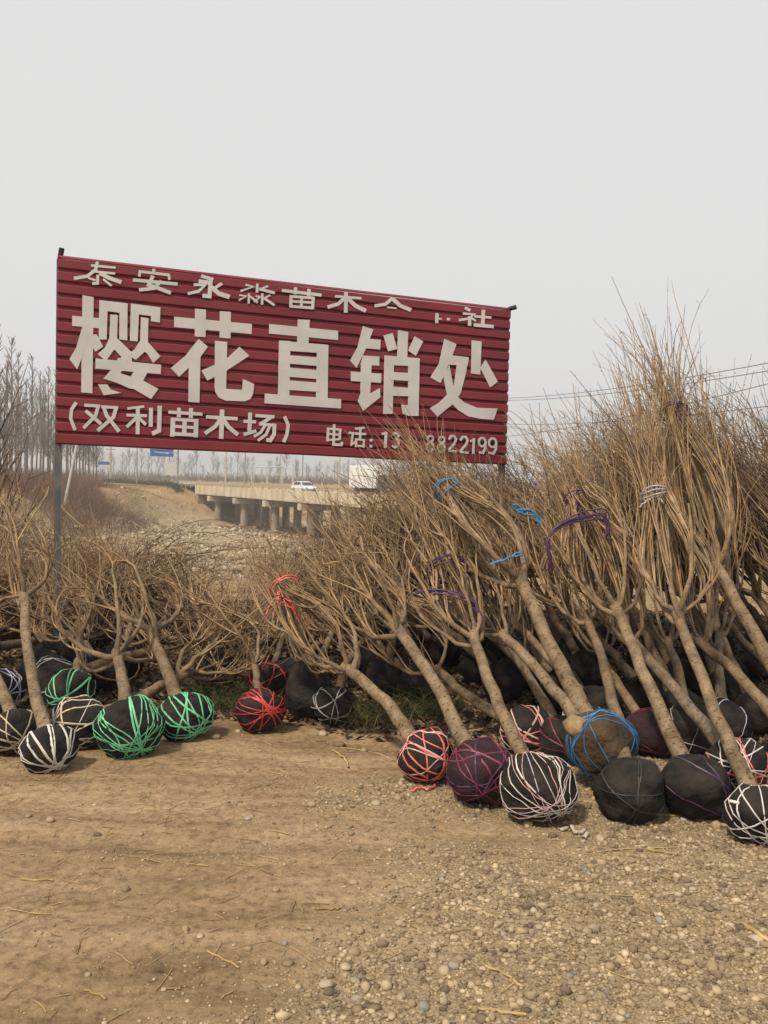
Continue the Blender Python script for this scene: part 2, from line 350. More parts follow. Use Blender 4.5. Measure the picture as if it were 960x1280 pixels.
# dry stalks on the ground
def stalk(P, r, name, label=None, group=None, kind=None, mat=STRAW):
    P = V3(P); V, Q, A = tubes([(P[None], np.full((1, len(P)), r), 5, [rs.uniform()])])
    c0 = P.mean(0); o = link(name, np_mesh(name, V - c0, [Q], smooth=True, attr=A), mat, None, c0)
    tag(o, label, 'stalk', group, kind); return o
def gpath(pxs, lift, r):
    out = []
    for (x, y) in pxs:
        p = on_ground(x, y); out.append((p.x, p.y, gzf(p.x, p.y) + r + lift))
    P = V3(out); tt = np.linspace(0, 1, len(P)); ti = np.linspace(0, 1, 9)
    return np.stack([np.interp(ti, tt, P[:, k]) for k in range(3)], -1) + np.c_[rs.normal(0, .003, (9, 2)), np.zeros(9)]
for pxs, r, lab in [
  ([(825,1010),(850,1012),(890,1024),(925,1036)], .006, 'long straw stalk leading from dark root ball towards bottom right white ball'),
  ([(822,1016),(860,1020),(905,1030)], .005, 'shorter straw stalk lying beside dark root ball at right'),
  ([(928,1161),(945,1171),(962,1182)], .008, 'thick yellow straw piece at right edge of the gravel'),
  ([(588,1260),(620,1264),(658,1268)], .0045, 'pale straw at the bottom edge of the gravel'),
  ([(606,1208),(635,1220),(655,1234)], .004, 'bent yellowish straw in the middle of the gravel'),
  ([(580,1135),(600,1142),(618,1150)], .004, 'short pale straw on the gravel below burgundy ball'),
  ([(660,1127),(652,1132)], .003, 'tiny white straw piece beside another on the gravel'),
  ([(668,1129),(680,1142)], .003, 'small slanting straw piece in central gravel'),
  ([(395,1140),(425,1138)], .004, 'short white straw lying flat where gravel begins'),
  ([(25,1103),(65,1101)], .004, 'straight straw lying on the bare earth at left'),
  ([(416,938),(430,948),(436,960)], .006, 'forked pale straw lying on earth before grey strapped ball'),
  ([(425,932),(450,936),(480,945),(492,952)], .003, 'thin bent stalk on earth left of coral strapped ball'),
  ([(745,1065),(790,1060),(850,1058)], .003, 'thin brown twig on the gravel below blue strapped ball'),
  ([(740,1123),(800,1124),(850,1121)], .003, 'long thin brown twig lying across the right gravel'),
  ([(810,1062),(830,1065),(848,1068)], .005, 'flat straw scrap on gravel under the dark balls'),
  ([(260,1192),(285,1204),(300,1212)], .003, 'thin twig lying on earth beside bottom gravel edge'),
  ([(105,1240),(135,1252)], .003, 'thin dark twig on the bare earth near bottom left')]:
    stalk(gpath(pxs, 0, r), r, 'straw_stalk', lab)
n = 1100
x0 = rs.uniform(-2.2, 2.8, n); y0 = rs.uniform(2.2, 5.0, n); an = rs.uniform(0, math.pi, n); L = rs.uniform(.02, .11, n)
P = np.zeros((n, 4, 3)); tt = np.linspace(-.5, .5, 4)
P[..., 0] = x0[:, None] + np.cos(an)[:, None] * tt * L[:, None]; P[..., 1] = y0[:, None] + np.sin(an)[:, None] * tt * L[:, None]
P += rs.normal(0, .002, P.shape); P[..., 2] = gz(P[..., 0], P[..., 1]) + .004
V, Q, A = tubes([(P, np.repeat(rs.uniform(.0008, .0022, n)[:, None], 4, 1), 3, rs.uniform(0, 1, n))])
tag(link('chaff', np_mesh('chaff', V, [Q], attr=A), STRAW), 'scattered bits of broken straw over the yard earth', 'chaff', kind='stuff')

# ------------------------------------------------------------------ rubble on the river bed
n = 34000
x = rs.uniform(-38, 14, n); y = rs.uniform(42, 128, n); g = gully(x, y); den = .25 + .75 * ss(vn(x * .12, y * .12, 31) + .5, .35, .6)
k = (g > .72) & (rs.uniform(0, 1, n) < den); x, y = x[k], y[k]
V, Fc, A = rocks(rs, np.stack([x, y, gz(x, y)], -1), np.clip(rs.lognormal(math.log(.095), .6, len(x)), .04, .42), .8, .25)
tag(link('river_rubble', np_mesh('rubble', V, [Fc], attr=A), pm('river_rock', (.25, .19, .125), (.48, .40, .285), 1.2, .9, .3, 8)), 'pale cobbles and rubble along the dry river bed', 'rubble', kind='stuff')
# litter tipped down the bank by the abutment
for k in range(46):
    s = rs.uniform(-4, 16); q = rs.uniform(-14, -2); p = BO + BD * s + BQ * q
    V, Fc, A = rocks(rs, np.zeros((1, 3)), np.array([rs.uniform(.1, .32)]), .6, .3)
    o = link('tipped_block', np_mesh('block', V, [Fc], attr=A), LETTER if k % 3 else CONCD, None, (p[0], p[1], gzf(*p)))
    tag(o, 'broken pale block dumped on the slope by the bridge end', 'rubble block', 'blocks dumped by the bridge')

# ------------------------------------------------------------------ dry vegetation
def blades(rs, base, h, spread, wid, S=4, k=3, bend=.25):
    n = len(base); d = rs.normal(0, spread, (n, 3)); d[:, 2] = 1; d = unit(d) * h[:, None]
    out = rs.normal(0, bend, (n, 3)) * h[:, None]; out[:, 2] = -np.abs(out[:, 2]) * .4
    tt = np.linspace(0, 1, S)[None, :, None]
    P = base[:, None] + d[:, None] * tt + out[:, None] * tt ** 2
    Rd = wid[:, None] * (1 - .8 * np.linspace(0, 1, S))[None]
    return (P, Rd, k, rs.uniform(0, 1, n))
# the thicket on the left bank
n = 42000
x = rs.uniform(-75, -24, n); y = rs.uniform(64, 128, n); g = gully(x, y); s_, q_ = bs(x, y)
k = (g < .93) & (rs.uniform(0, 1, n) < np.clip(1.25 - g, .25, 1) * (.3 + .7 * ss(vn(x * .13, y * .13, 41) + .5, .3, .6))) & (s_ > -3) & (x + .24 * y < 0) & ~((s_ < 8) & (x > -40) & (vn(x*.2, y*.2, 44) > -.12))
x, y = x[k], y[k]; nb = len(x)
V, Q, A = tubes([blades(rs, np.stack([x, y, gz(x, y) - .1], -1), rs.uniform(.9, 2.9, nb), .5, rs.uniform(.02, .055, nb), 3)])
tag(link('thicket', np_mesh('thicket', V, [Q], attr=A), WEED), 'russet brown dry scrub covering the left river bank', 'scrub', kind='stuff')
n = 26000
x = rs.uniform(-52, -22, n); y = rs.uniform(96, 140, n); s_, q_ = bs(x, y); k = (s_ > -22) & (s_ < 14) & (q_ < -.8) & (q_ > -34) & (vn(x * .3, y * .3, 49) + .5 * vn(x * 1.1, y * 1.1, 50) > -.22); x, y = x[k], y[k]; nb = len(x)
V, Q, A = tubes([blades(rs, np.stack([x, y, gz(x, y) - .05], -1), rs.uniform(.12, .55, nb), .7, rs.uniform(.015, .035, nb), 3)])
tag(link('slope_grass', np_mesh('slope_grass', V, [Q], attr=A), wood_mat('slope_straw', [(0, (.13, .085, .045)), (.5, (.26, .18, .09)), (1, (.38, .28, .15))], bump=0)), 'short straw coloured grass on the slope by the bridge end', 'dry grass', kind='stuff')
n = 30000
x = rs.uniform(-34, 14, n); y = rs.uniform(50, 124, n); k = (gully(x, y) > .5) & (vn(x * .11, y * .16, 47) + .35 * vn(x * .5, y * .5, 48) > .13); x, y = x[k], y[k]; nb = len(x)
V, Q, A = tubes([blades(rs, np.stack([x, y, gz(x, y) - .1], -1), rs.uniform(.3, 1.1, nb), .6, rs.uniform(.018, .04, nb), 3)])
tag(link('bed_scrub', np_mesh('bed_scrub', V, [Q], attr=A), WEED), 'low brown scrub patches growing between the river bed cobbles', 'scrub', kind='stuff')
# scrub and dead grass on the near rim of the bank, behind the heap
n = 9000
x = rs.uniform(-9, 9, n); y = rs.uniform(8.6, 15, n); k = rs.uniform(0, 1, n) < (.15 + .85 * ss(vn(x * .8, y * .8, 51) + .5, .35, .7)); x, y = x[k], y[k]; nb = len(x)
V, Q, A = tubes([blades(rs, np.stack([x, y, gz(x, y) - .03], -1), rs.uniform(.06, .26, nb) * (.6 + .8 * ss(vn(x*.5, y*.5, 52) + .5, .3, .8)), .5, rs.uniform(.0025, .006, nb))])
tag(link('dry_grass', np_mesh('dry_grass', V, [Q], attr=A), WEED), 'reddish dry grass and weeds along the rim of the river bank', 'dry grass', kind='stuff')
# dead leaves under the heap, darkened and spread thick to deepen its shade
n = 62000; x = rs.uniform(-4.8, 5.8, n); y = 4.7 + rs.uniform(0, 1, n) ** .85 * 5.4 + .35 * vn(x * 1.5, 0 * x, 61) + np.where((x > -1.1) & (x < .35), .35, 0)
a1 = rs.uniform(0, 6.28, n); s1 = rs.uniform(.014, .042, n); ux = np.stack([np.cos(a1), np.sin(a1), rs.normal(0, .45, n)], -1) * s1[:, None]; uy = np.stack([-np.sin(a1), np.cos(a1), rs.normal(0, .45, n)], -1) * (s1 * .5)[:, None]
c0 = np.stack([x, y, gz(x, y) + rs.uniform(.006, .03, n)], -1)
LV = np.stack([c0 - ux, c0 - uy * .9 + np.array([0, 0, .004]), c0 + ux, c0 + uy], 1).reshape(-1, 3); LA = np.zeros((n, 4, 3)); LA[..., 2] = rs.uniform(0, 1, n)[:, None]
tag(link('shade_leaf_litter', np_mesh('shade_leaf_litter', LV, [np.arange(n * 4).reshape(-1, 4)], attr=LA.reshape(-1, 3)), wood_mat('shade_dark_leaves', [(0, (.022, .016, .011)), (.6, (.05, .034, .021)), (1, (.12, .075, .04))], bump=0)), 'dead leaves under the sapling heap, spread dark to deepen its shade', 'leaf litter', kind='stuff')
# tall weed clumps
def weed_mesh(seed):
    r = np.random.RandomState(seed); n = 70
    b0 = np.c_[r.normal(0, .22, (n, 2)), np.zeros(n) - .03]
    g1 = blades(r, b0, r.uniform(.5, 1.35, n), .3, r.uniform(.003, .006, n), 6, 3, .3)
    P = g1[0]; m_ = 260; wi = r.randint(0, n, m_); ti = r.randint(2, 5, m_)
    st = P[wi, ti]; dd = unit(r.normal(0, 1, (m_, 3)) + np.array([0, 0, 1.2])) * r.uniform(.08, .3, (m_, 1))
    P2 = st[:, None] + dd[:, None] * np.linspace(0, 1, 3)[None, :, None]
    V, Q, A = tubes([g1, (P2, np.tile([.0026, .002, .0008], (m_, 1)), 3, g1[3][wi])])
    return np_mesh('weed', V, [Q], attr=A)
WM = [weed_mesh(60 + k) for k in range(4)]
for k, (px, D, s) in enumerate([(90,10.9,.7),(130,11.4,.8),(165,10.9,.5),(110,12,.8),(215,11.4,.35),(330,11.6,.4),(20,9.8,.75),(50,11,.75),(-30,10,1.1),(420,10.8,.5),(150,12.6,.8),(75,12.8,.9)]):
    p = at(px, 700, D); o = link('weed_clump', WM[k % 4], WEED, None, (p.x, D, gzf(p.x, D))); o.rotation_euler.z = k * 1.7; o.scale = (s, s, s)
    tag(o, 'leafless russet weed clump on the bank rim behind the saplings', 'weeds', 'weed clumps along the bank rim')
for k, (px, D, s) in enumerate([(150,108,2.9),(172,112,2.4),(128,104,3.0)]):
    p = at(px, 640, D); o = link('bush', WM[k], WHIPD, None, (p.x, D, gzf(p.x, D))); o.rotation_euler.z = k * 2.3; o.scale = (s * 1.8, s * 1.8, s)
    tag(o, ['dark leafless bush in the middle of the left river bank', 'dark leafless bush nearest the bare slope by the bridge', 'dark leafless bush leftmost of three on the river bank'][k], 'bush')
# green-brown tufts under the heap
def tuft(px, py, n, h, name='grass_tuft'):
    p = on_ground(px, py); r = np.random.RandomState(int(px * 7 + py))
    b0 = np.c_[r.normal(0, .10, n), r.normal(0, .06, n), np.zeros(n)]
    g1 = blades(r, b0, r.uniform(.4, 1, n) * h, .6, r.uniform(.0018, .0035, n), 5, 3, .55)
    V, Q, A = tubes([g1]); return link(name, np_mesh(name, V, [Q], attr=A), GRASSG, None, (p.x, p.y, gzf(p.x, p.y)))
for px, py, lab in [(285,886,'green grass tuft between mint ball and red strapped ball'),(262,872,'small green tuft behind the right mint ball'),(300,868,'grass tuft just behind the red strapped ball'),(450,905,'grass tuft right of the grey strapped ball'),
   (480,898,'green tuft under the leaning trunks left of coral ball'),(515,896,'green tuft directly behind the coral strapped ball'),(545,890,'grass tuft behind the gap of coral and burgundy balls'),(350,880,'grass tuft between red ball and black bundle'),(438,890,'low grass tuft beside the grey strapped ball')]:
    tag(tuft(px, py, 120, .24), lab, 'grass')

# ================================================================== FAR THINGS
# bridge
br = empty('bridge', (BO[0], BO[1], 0), (0, 0, math.atan2(BD[1], BD[0])), 'long concrete beam bridge crossing the dry river bed', 'bridge')
# local frame: x along the deck towards viewer, y positive = away side?  BD rotated +90 deg:
side = 1 if np.dot(BQ, [-BD[1], BD[0]]) > 0 else -1
S0, S1, WID = -7.0, 92.0, 9.0
def yb(a, b): return (min(side * a, side * b), max(side * a, side * b))
def bbox(mb, x0, x1, q0, q1, z0, z1, bev=0): a, b_ = yb(q0, q1); return mb.box((x0, a, z0), (x1, b_, z1), bev)
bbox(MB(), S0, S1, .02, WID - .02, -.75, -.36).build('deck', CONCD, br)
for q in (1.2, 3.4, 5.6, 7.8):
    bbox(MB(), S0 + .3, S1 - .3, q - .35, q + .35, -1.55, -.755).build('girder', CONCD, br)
pl = 5.45
x = S0
while x < S1 - 1:
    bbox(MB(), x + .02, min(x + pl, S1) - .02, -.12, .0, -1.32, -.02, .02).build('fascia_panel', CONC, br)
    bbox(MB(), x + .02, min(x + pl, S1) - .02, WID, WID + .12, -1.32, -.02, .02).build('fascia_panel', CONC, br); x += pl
bbox(MB(), S0, S1, -.16, .0, -1.42, -1.33).build('drip_ledge', CONC, br)
for q in (-.06, WID + .06):
    bbox(MB(), S0, S1, q - .05, q + .05, .15, .22).build('rail', STEEL, br)
    x = S0 + .5
    while x < S1: bbox(MB(), x - .06, x + .06, q - .04, q + .04, -.02, .149).build('rail_post', CONCD, br); x += 1.82
for k in range(-0, 9):
    x = k * 10.9
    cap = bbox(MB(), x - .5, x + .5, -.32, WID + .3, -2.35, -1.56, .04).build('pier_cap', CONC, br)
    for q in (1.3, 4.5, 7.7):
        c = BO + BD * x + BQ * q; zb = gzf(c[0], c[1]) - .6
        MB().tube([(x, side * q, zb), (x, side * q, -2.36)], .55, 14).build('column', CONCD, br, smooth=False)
bbox(MB(), S0 - .8, S0 + 1.6, -.1, WID + .1, -4.2, -1.56, .05).build('abutment', CONCD, br)
# road beyond the abutment
rd = MB()
for a0, a1 in ((-190, S0 - .81),):
    p0 = BO + BD * a0; p1 = BO + BD * a1
    rd.add([(*(p0 + BQ * 0), -.30), (*(p1 + BQ * 0), -.30), (*(p1 + BQ * WID), -.30), (*(p0 + BQ * WID), -.30)], [(0, 1, 2, 3)])
tag(rd.build('road', pm('road_asphalt', (.045, .045, .045), (.07, .068, .065), 1, .9, .2)), kind='structure')
# guard rail and hedge along that road
gr = empty('guard_rail', (BO[0], BO[1], 0), (0, 0, math.atan2(BD[1], BD[0])), 'pale guard rail running on from the far bridge end', 'guard rail')
bbox(MB(), -60, S0 - .9, -.5, -.42, .10, .32).build('rail', T_WHITE, gr)
for k in range(22): bbox(MB(), -59 + k * 2.4, -58.85 + k * 2.4, -.41, -.28, -.5, .34).build('post', CONC, gr)
n = 3200; s = rs.uniform(-62, -9, n); q = rs.normal(-2.0, .35, n); p = BO[None] + BD[None] * s[:, None] + BQ[None] * q[:, None]
hb = np.c_[p, gz(p[:, 0], p[:, 1]) - .1]
V, Q, A = tubes([blades(rs, hb, rs.uniform(.5, 1.2, n) * (1 + .3 * np.sin(s * 2.2)), .45, rs.uniform(.03, .07, n), 3)])
tag(link('hedge', np_mesh('hedge', V, [Q], attr=A), wood_mat('hedge_leaf', [(0, (.03, .045, .02)), (.6, (.06, .075, .03)), (1, (.16, .14, .08))], bump=0)), 'dark clipped roadside hedge by the far bridge end', 'hedge', kind='stuff')

# vehicles on the bridge ------------------------------------------------
PAINTW = pm('white_paint', (.74, .74, .73), (.80, .80, .79), 1, .3, 0, spec=.6); GLASS = pm('dark_glass', (.02, .025, .03), (.04, .045, .05), 1, .12, 0, spec=.8)
TYRE = pm('tyre', (.015, .015, .015), (.03, .03, .03), 5, .85, 0); LAMPG = pm('lamp_glass', (.5, .5, .48), (.6, .6, .58), 3, .15, 0, spec=.8)
def veh(name, s, q, label, cat):
    p = BO + BD * s + BQ * q
    return empty(name, (p[0], p[1], -.355), (0, 0, math.atan2(BD[1], BD[0])), label, cat)      # +x is forward
def wheel(par, x, y, r, w_):
    wmb = MB(); ring = [(math.cos(i * math.pi / 9) * r, math.sin(i * math.pi / 9) * r + r) for i in range(18)]
    wmb.prism([(x + a, b_) for a, b_ in ring], 1, y - w_ / 2, y + w_ / 2)
    o = wmb.build('wheel', TYRE, par)
    ring2 = [(x + a * .6, (b_ - r) * .6 + r) for a, b_ in ring]
    sy = 1 if y > 0 else -1
    MB().prism(ring2, 1, y + sy * (w_ / 2 - .01), y + sy * (w_ / 2 + .012)).build('rim', STEEL, o)
def s_at(px, q):
    for s in np.arange(-5, 90, .1):
        p = BO + BD * s + BQ * q
        if (480 + F * p[0] / p[1]) >= px: return s
    return 90
c1 = veh('white_car', s_at(379, 2.6), 2.6, 'small white hatchback driving along the concrete bridge', 'car')
body = [(-2.05,.32),(-2.08,.75),(-1.98,.92),(-1.2,.95),(.85,.93),(1.75,.78),(2.03,.62),(2.05,.32)]
MB().prism(body, 1, -.82, .82).build('body', PAINTW, c1)
cabp = [(-1.80,.93),(-1.45,1.33),(-.9,1.43),(.05,1.43),(.45,1.36),(1.12,.92)]
mb = MB(); nn = len(cabp)
vs = [(x, -.78 + (z - .92) * .28, z) for x, z in cabp] + [(x, .78 - (z - .92) * .28, z) for x, z in cabp]
mb.add(vs, [tuple(range(nn))[::-1], tuple(range(nn, 2*nn))] + [(i, (i+1) % nn, nn + (i+1) % nn, nn + i) for i in range(nn)]); mb.build('cabin', PAINTW, c1)
for sy in (-1, 1):
    def sidew(pts, nm):
        m_ = MB(); v = [(x, sy * (.79 - (z - .92) * .28), z) for x, z in pts]; v2 = [(x, sy * (.775 - (z - .92) * .28), z) for x, z in pts]; k = len(pts)
        m_.add(v + v2, [tuple(range(k)), tuple(range(k, 2*k))[::-1]] + [(i, (i+1) % k, k + (i+1) % k, k + i) for i in range(k)]); m_.build(nm, GLASS, c1)
    sidew([(-1.5,.97),(-1.28,1.32),(-.85,1.37),(-.5,1.37),(-.5,.97)], 'side_window'); sidew([(-.42,.97),(-.42,1.37),(.05,1.37),(.4,1.30),(.95,.97)], 'side_window')
    for wx in (-1.3, 1.3): wheel(c1, wx, sy * .74, .31, .19)
    MB().box((2.0, sy * .62 - .16, .60), (2.075, sy * .62 + .16, .74), .02).build('headlight', LAMPG, c1)
    MB().box((.6, sy * .86 - .08, .95), (.75, sy * .86 + .08, 1.07), .02).build('mirror', PAINTW, c1)
MB().add([(1.085,-.68,.965),(1.085,.68,.965),(.50,.60,1.345),(.50,-.60,1.345),(1.06,-.68,.95),(1.06,.68,.95),(.47,.60,1.33),(.47,-.60,1.33)], [(0,1,2,3),(7,6,5,4),(0,4,5,1),(1,5,6,2),(2,6,7,3),(3,7,4,0)]).build('windscreen', GLASS, c1)
MB().box((2.051, -.6, .34), (2.09, .6, .50), .01).build('bumper', TYRE, c1)
t1 = veh('box_truck', s_at(447, 2.4) + 3.2, 2.4, 'white box lorry on the bridge behind the sapling tips', 'truck')
MB().box((-3.3, -1.12, .95), (2.6, 1.12, 3.35), .03).build('cargo_box', PAINTW, t1)
MB().box((-3.2, -.45, .55), (4.4, .45, .94)).build('chassis', TYRE, t1)
cab = [(2.75,.5),(2.75,2.25),(3.0,2.38),(3.9,2.3),(4.45,1.45),(4.6,1.3),(4.6,.5)]
DARKP = pm('dark_blue_paint', (.03, .035, .05), (.05, .055, .07), 2, .35, 0, spec=.5)
MB().prism(cab, 1, -1.0, 1.0).build('cab', DARKP, t1)
MB().add([(4.44,-.88,1.52),(4.44,.88,1.52),(3.98,.84,2.24),(3.98,-.84,2.24),(4.475,-.88,1.53),(4.475,.88,1.53),(4.015,.84,2.25),(4.015,-.84,2.25)], [(3,2,1,0),(4,5,6,7),(0,1,5,4),(1,2,6,5),(2,3,7,6),(3,0,4,7)]).build('windscreen', GLASS, t1)
for sy in (-1, 1):
    m_ = MB(); m_.prism([(3.05,1.5),(3.05,2.2),(3.75,2.15),(4.15,1.5)], 1, sy * 1.0, sy * 1.012); m_.build('side_window', GLASS, t1)
    MB().box((4.58, sy * .7 - .17, .75), (4.63, sy * .7 + .17, .95), .02).build('headlight', LAMPG, t1)
    wheel(t1, -1.9, sy * .92, .45, .30); wheel(t1, 3.5, sy * .86, .45, .28)
# road signs, poles, gantry ---------------------------------------------
BLUE = pm('sign_blue', (.015, .07, .26), (.02, .085, .30), 2, .5, 0)
def gp(px, D): p = at(px, 600, D); return (p.x, D, gzf(p.x, D))
def zpx(px, py, D): return at(px, py, D).z
b0 = gp(222, 142); rsn = empty('road_sign', b0, label='blue direction sign on a cantilever arm by the far bridge end', cat='road sign')
zt = zpx(222, 560, 142) - b0[2]; zs = zpx(205, 566, 142) - b0[2]
MB().tube([(0,0,-.3),(0,0,zt)], .16, 10).build('post', STEEL, rsn)
MB().tube([(0,0,zs+.1),(-1.2,0,zs+.1)], .09, 8).build('arm', STEEL, rsn)
sg = MB().box((-4.6,-.05,zs-.62), (-.75,.05,zs+.62), .02).build('panel', BLUE, rsn)
MB().prism([(-3.9,zs+.06),(-1.9,zs-.10),(-1.9,zs-.22),(-1.3,zs-.04),(-1.9,zs+.14),(-1.9,zs+.02),(-3.9,zs+.18)], 1, -.075, -.055).build('arrow', LETTER, sg)
MB().box((-.28,-.2,zt), (.28,.2,zt+.45), .05).build('camera_box', STEEL, rsn)
b0 = gp(130, 205); s2 = empty('road_sign', b0, label='small blue and white roadside sign on two posts far left', cat='road sign')
z0_, z1_ = zpx(130, 585, 205) - b0[2], zpx(130, 577, 205) - b0[2]
for xx in (-.9, .9): MB().tube([(xx,0,-.3),(xx,0,z0_ + .5)], .1, 8).build('post', STEEL, s2)
MB().box((-1.4,-.16,(z0_+z1_)/2), (1.4,-.06,z1_)).build('upper_panel', BLUE, s2); MB().box((-1.4,-.16,z0_), (1.4,-.06,(z0_+z1_)/2-.01)).build('lower_panel', LETTER, s2)
for px, ytop, D, arms, lab in [(138,540,190,2,'utility pole with crossarms left of the small blue sign'),(282,540,230,2,'utility pole with crossarms behind the bridge middle'),(424,545,230,1,'utility pole behind the lorry')]:
    b0 = gp(px, D); u = empty('utility_pole', b0, label=lab, cat='utility pole'); h = zpx(px, ytop, D) - b0[2]
    MB().tube([(0,0,-.4),(0,0,h)], [.24,.15], 8).build('pole', CONC, u)
    for k in range(arms): MB().box((-1.0,-.09,h*.80-k*1.7), (1.0,.09,h*.80+.18-k*1.7)).build('crossarm', STEEL, u)
for px, ytop, D, lab in [(171,548,150,'slim street lamp beside the hedge at far left'),(306,548,170,'slim street lamp over the bridge left part'),(378,552,140,'slim street lamp above the small white car'),(350,556,235,'thin pale mast behind the steel gantry')]:
    b0 = gp(px, D); u = empty('street_lamp', b0, label=lab, cat='street lamp'); h = zpx(px, ytop, D) - b0[2]
    MB().tube([(0,0,-.4),(0,0,h)], [.13,.08], 8).build('pole', STEEL, u)
    MB().tube([(0,0,h-.05),(-.5,0,h+.25),(-1.3,0,h+.35)], .06, 6).build('arm', STEEL, u); MB().box((-2.0,-.15,h+.29),(-1.25,.15,h+.41),.03).build('lamp_head', LETTER, u)
b0 = gp(338, 255); g_ = empty('steel_gantry', b0, label='pale steel lattice gantry of a substation behind the car', cat='gantry')
GANT = pm('galvanised', (.45,.45,.44), (.55,.55,.54), 1, .6, 0)
for xx in (-5.6, -1.2, 3.2, 6.5):
    for dy in (0, 3): MB().tube([(xx,dy,-.4),(xx,dy,5.3 - abs(xx)*.12)], .14, 6).build('column', GANT, g_)
for dy in (0, 3):
    MB().tube([(-5.8,dy,4.6),(-5.6,dy,4.75),(3.4,dy,5.05),(6.6,dy,4.5)], .13, 6).build('beam', GANT, g_); MB().tube([(-5.6,dy,2.7),(6.5,dy,2.6)], .1, 6).build('beam', GANT, g_)
b0 = gp(215, 175); hb_ = empty('notice_board', b0, label='pale notice panel on two posts by the road', cat='sign')
MB().box((-1.6,-.06,1.8),(1.6,.06,4.4)).build('panel', LETTER, hb_)
for xx in (-1.2,1.2): MB().tube([(xx,.1,-.3),(xx,.1,3.2)], .08, 6).build('post', STEEL, hb_)
# leaning pole in the thicket
D = 96; pt = at(98, 545, D); pb = at(83, 618, D); zz = gzf(pb.x, D); dirn = (pt - pb); kx = pb + dirn * ((zz - .4 - pb.z) / dirn.z)
lp = MB().tube([tuple(kx), tuple(pb), tuple(pt)], [.17,.15,.12], 8).build('leaning_pole', T_WHITE); tag(lp, 'pale pole leaning out of the scrub left of the bridge', 'pole')

# far trees: one mesh for each of a few shapes, one object for each tree --------------
def bare_tree_mesh(seed, h, slim, nb=42, fine=7):
    r = np.random.RandomState(seed); S = 7; tt = np.linspace(0, 1, S)
    tr = np.zeros((1, S, 3)); tr[0, :, 2] = tt * h - .3; tr[0, :, :2] = np.cumsum(r.normal(0, .012 * h, (S, 2)), 0) * .4
    g0 = (tr, (h * .011 * (1 - .85 * tt))[None], 6, [r.uniform()])
    f = r.uniform(.16, .97, nb) ** .85; i0 = (f * (S - 1)).astype(int); fr = (f * (S - 1) - i0)[:, None]
    b_ = tr[0][i0] * (1 - fr) + tr[0][np.minimum(i0 + 1, S - 1)] * fr
    an = r.uniform(0, 2 * math.pi, nb); ln = h * slim * (1.15 - f) * r.uniform(.6, 1.2, nb)
    d = np.stack([np.cos(an), np.sin(an), r.uniform(1.1, 2.2, nb)], -1); d = unit(d) * ln[:, None]
    P1 = b_[:, None] + d[:, None] * np.linspace(0, 1, 4)[None, :, None]; P1[..., 2] += (np.linspace(0, 1, 4) ** 2)[None] * (ln * .25)[:, None]
    R1 = (h * .0032) * np.tile([1, .75, .5, .25], (nb, 1))
    m_ = nb * fine; wi = r.randint(0, nb, m_); ti = r.uniform(.2, 1, m_); ii = np.minimum((ti * 3).astype(int), 2); st = P1[wi, ii] + (P1[wi, ii + 1] - P1[wi, ii]) * (ti * 3 - ii)[:, None]
    d2 = unit(unit(d)[wi] + r.normal(0, .45, (m_, 3))) * (ln[wi] * r.uniform(.2, .5, m_))[:, None]
    P2 = st[:, None] + d2[:, None] * np.linspace(0, 1, 3)[None, :, None]
    R2 = (h * .0016) * np.tile([1, .8, .3], (m_, 1))
    tv = tubes([g0]); cv = tubes([(P1, R1, 3, r.uniform(0, 1, nb)), (P2, R2, 3, r.uniform(0, 1, m_))])
    return np_mesh('trunk', tv[0], [tv[1]], True, tv[2]), np_mesh('crown', cv[0], [cv[1]], False, cv[2])
POP = [bare_tree_mesh(80 + k, 20, .22) for k in range(4)]; RND = [bare_tree_mesh(90 + k, 9, .42, 34, 9) for k in range(4)]
def far_tree(kind, k, px, D, s, name, label, group):
    p = gp(px, D); e = empty(name, p, (0, 0, k * 2.1), label, 'tree', group); e.scale = (s, s, s)
    tm, cm = kind[k % 4]; link('trunk', tm, FARWOOD, e); link('crown', cm, FARWOOD, e)
r = random.Random(3)
for k in range(46):
    px = -40 + (k % 23) * 7.2 + r.uniform(-3, 3); D = (150 if k < 23 else 195) + r.uniform(-14, 14)
    ht = 1.08 if px < 30 else 1.0 - max(0, px - 60) * .0045
    far_tree(POP, k, px, D, ht * r.uniform(.88, 1.12), 'poplar_tree', 'tall bare poplar in the hazy stand at far left', 'poplar stand at far left')
for k in range(58):
    px = 108 + k * 7.0 + r.uniform(-4, 4); D = r.uniform(265, 390)
    far_tree(RND, k, px, D, r.uniform(.65, 1.25) * (1.2 if px < 300 else 1), 'bare_tree', 'small hazy bare tree in the far tree line beyond the bridge', 'far tree line')
for k, px in enumerate([655,690,735,770,805,850,900,940,985]):
    far_tree(RND, k, px, r.uniform(200, 300), r.uniform(.8, 1.3), 'bare_tree', 'hazy bare tree glimpsed beyond the sapling heap at right', 'far trees at right')
n = 7000; x = rs.uniform(-150, 160, n); y = rs.uniform(255, 420, n)
V, Q, A = tubes([blades(rs, np.c_[x, y, np.full(n, -.6)], rs.uniform(1.5, 4.6, n), .35, rs.uniform(.06, .16, n), 3)])
tag(link('far_undergrowth', np_mesh('under', V, [Q], attr=A), FARWOOD), 'dim brown undergrowth merging along the far plain', 'undergrowth', kind='stuff')
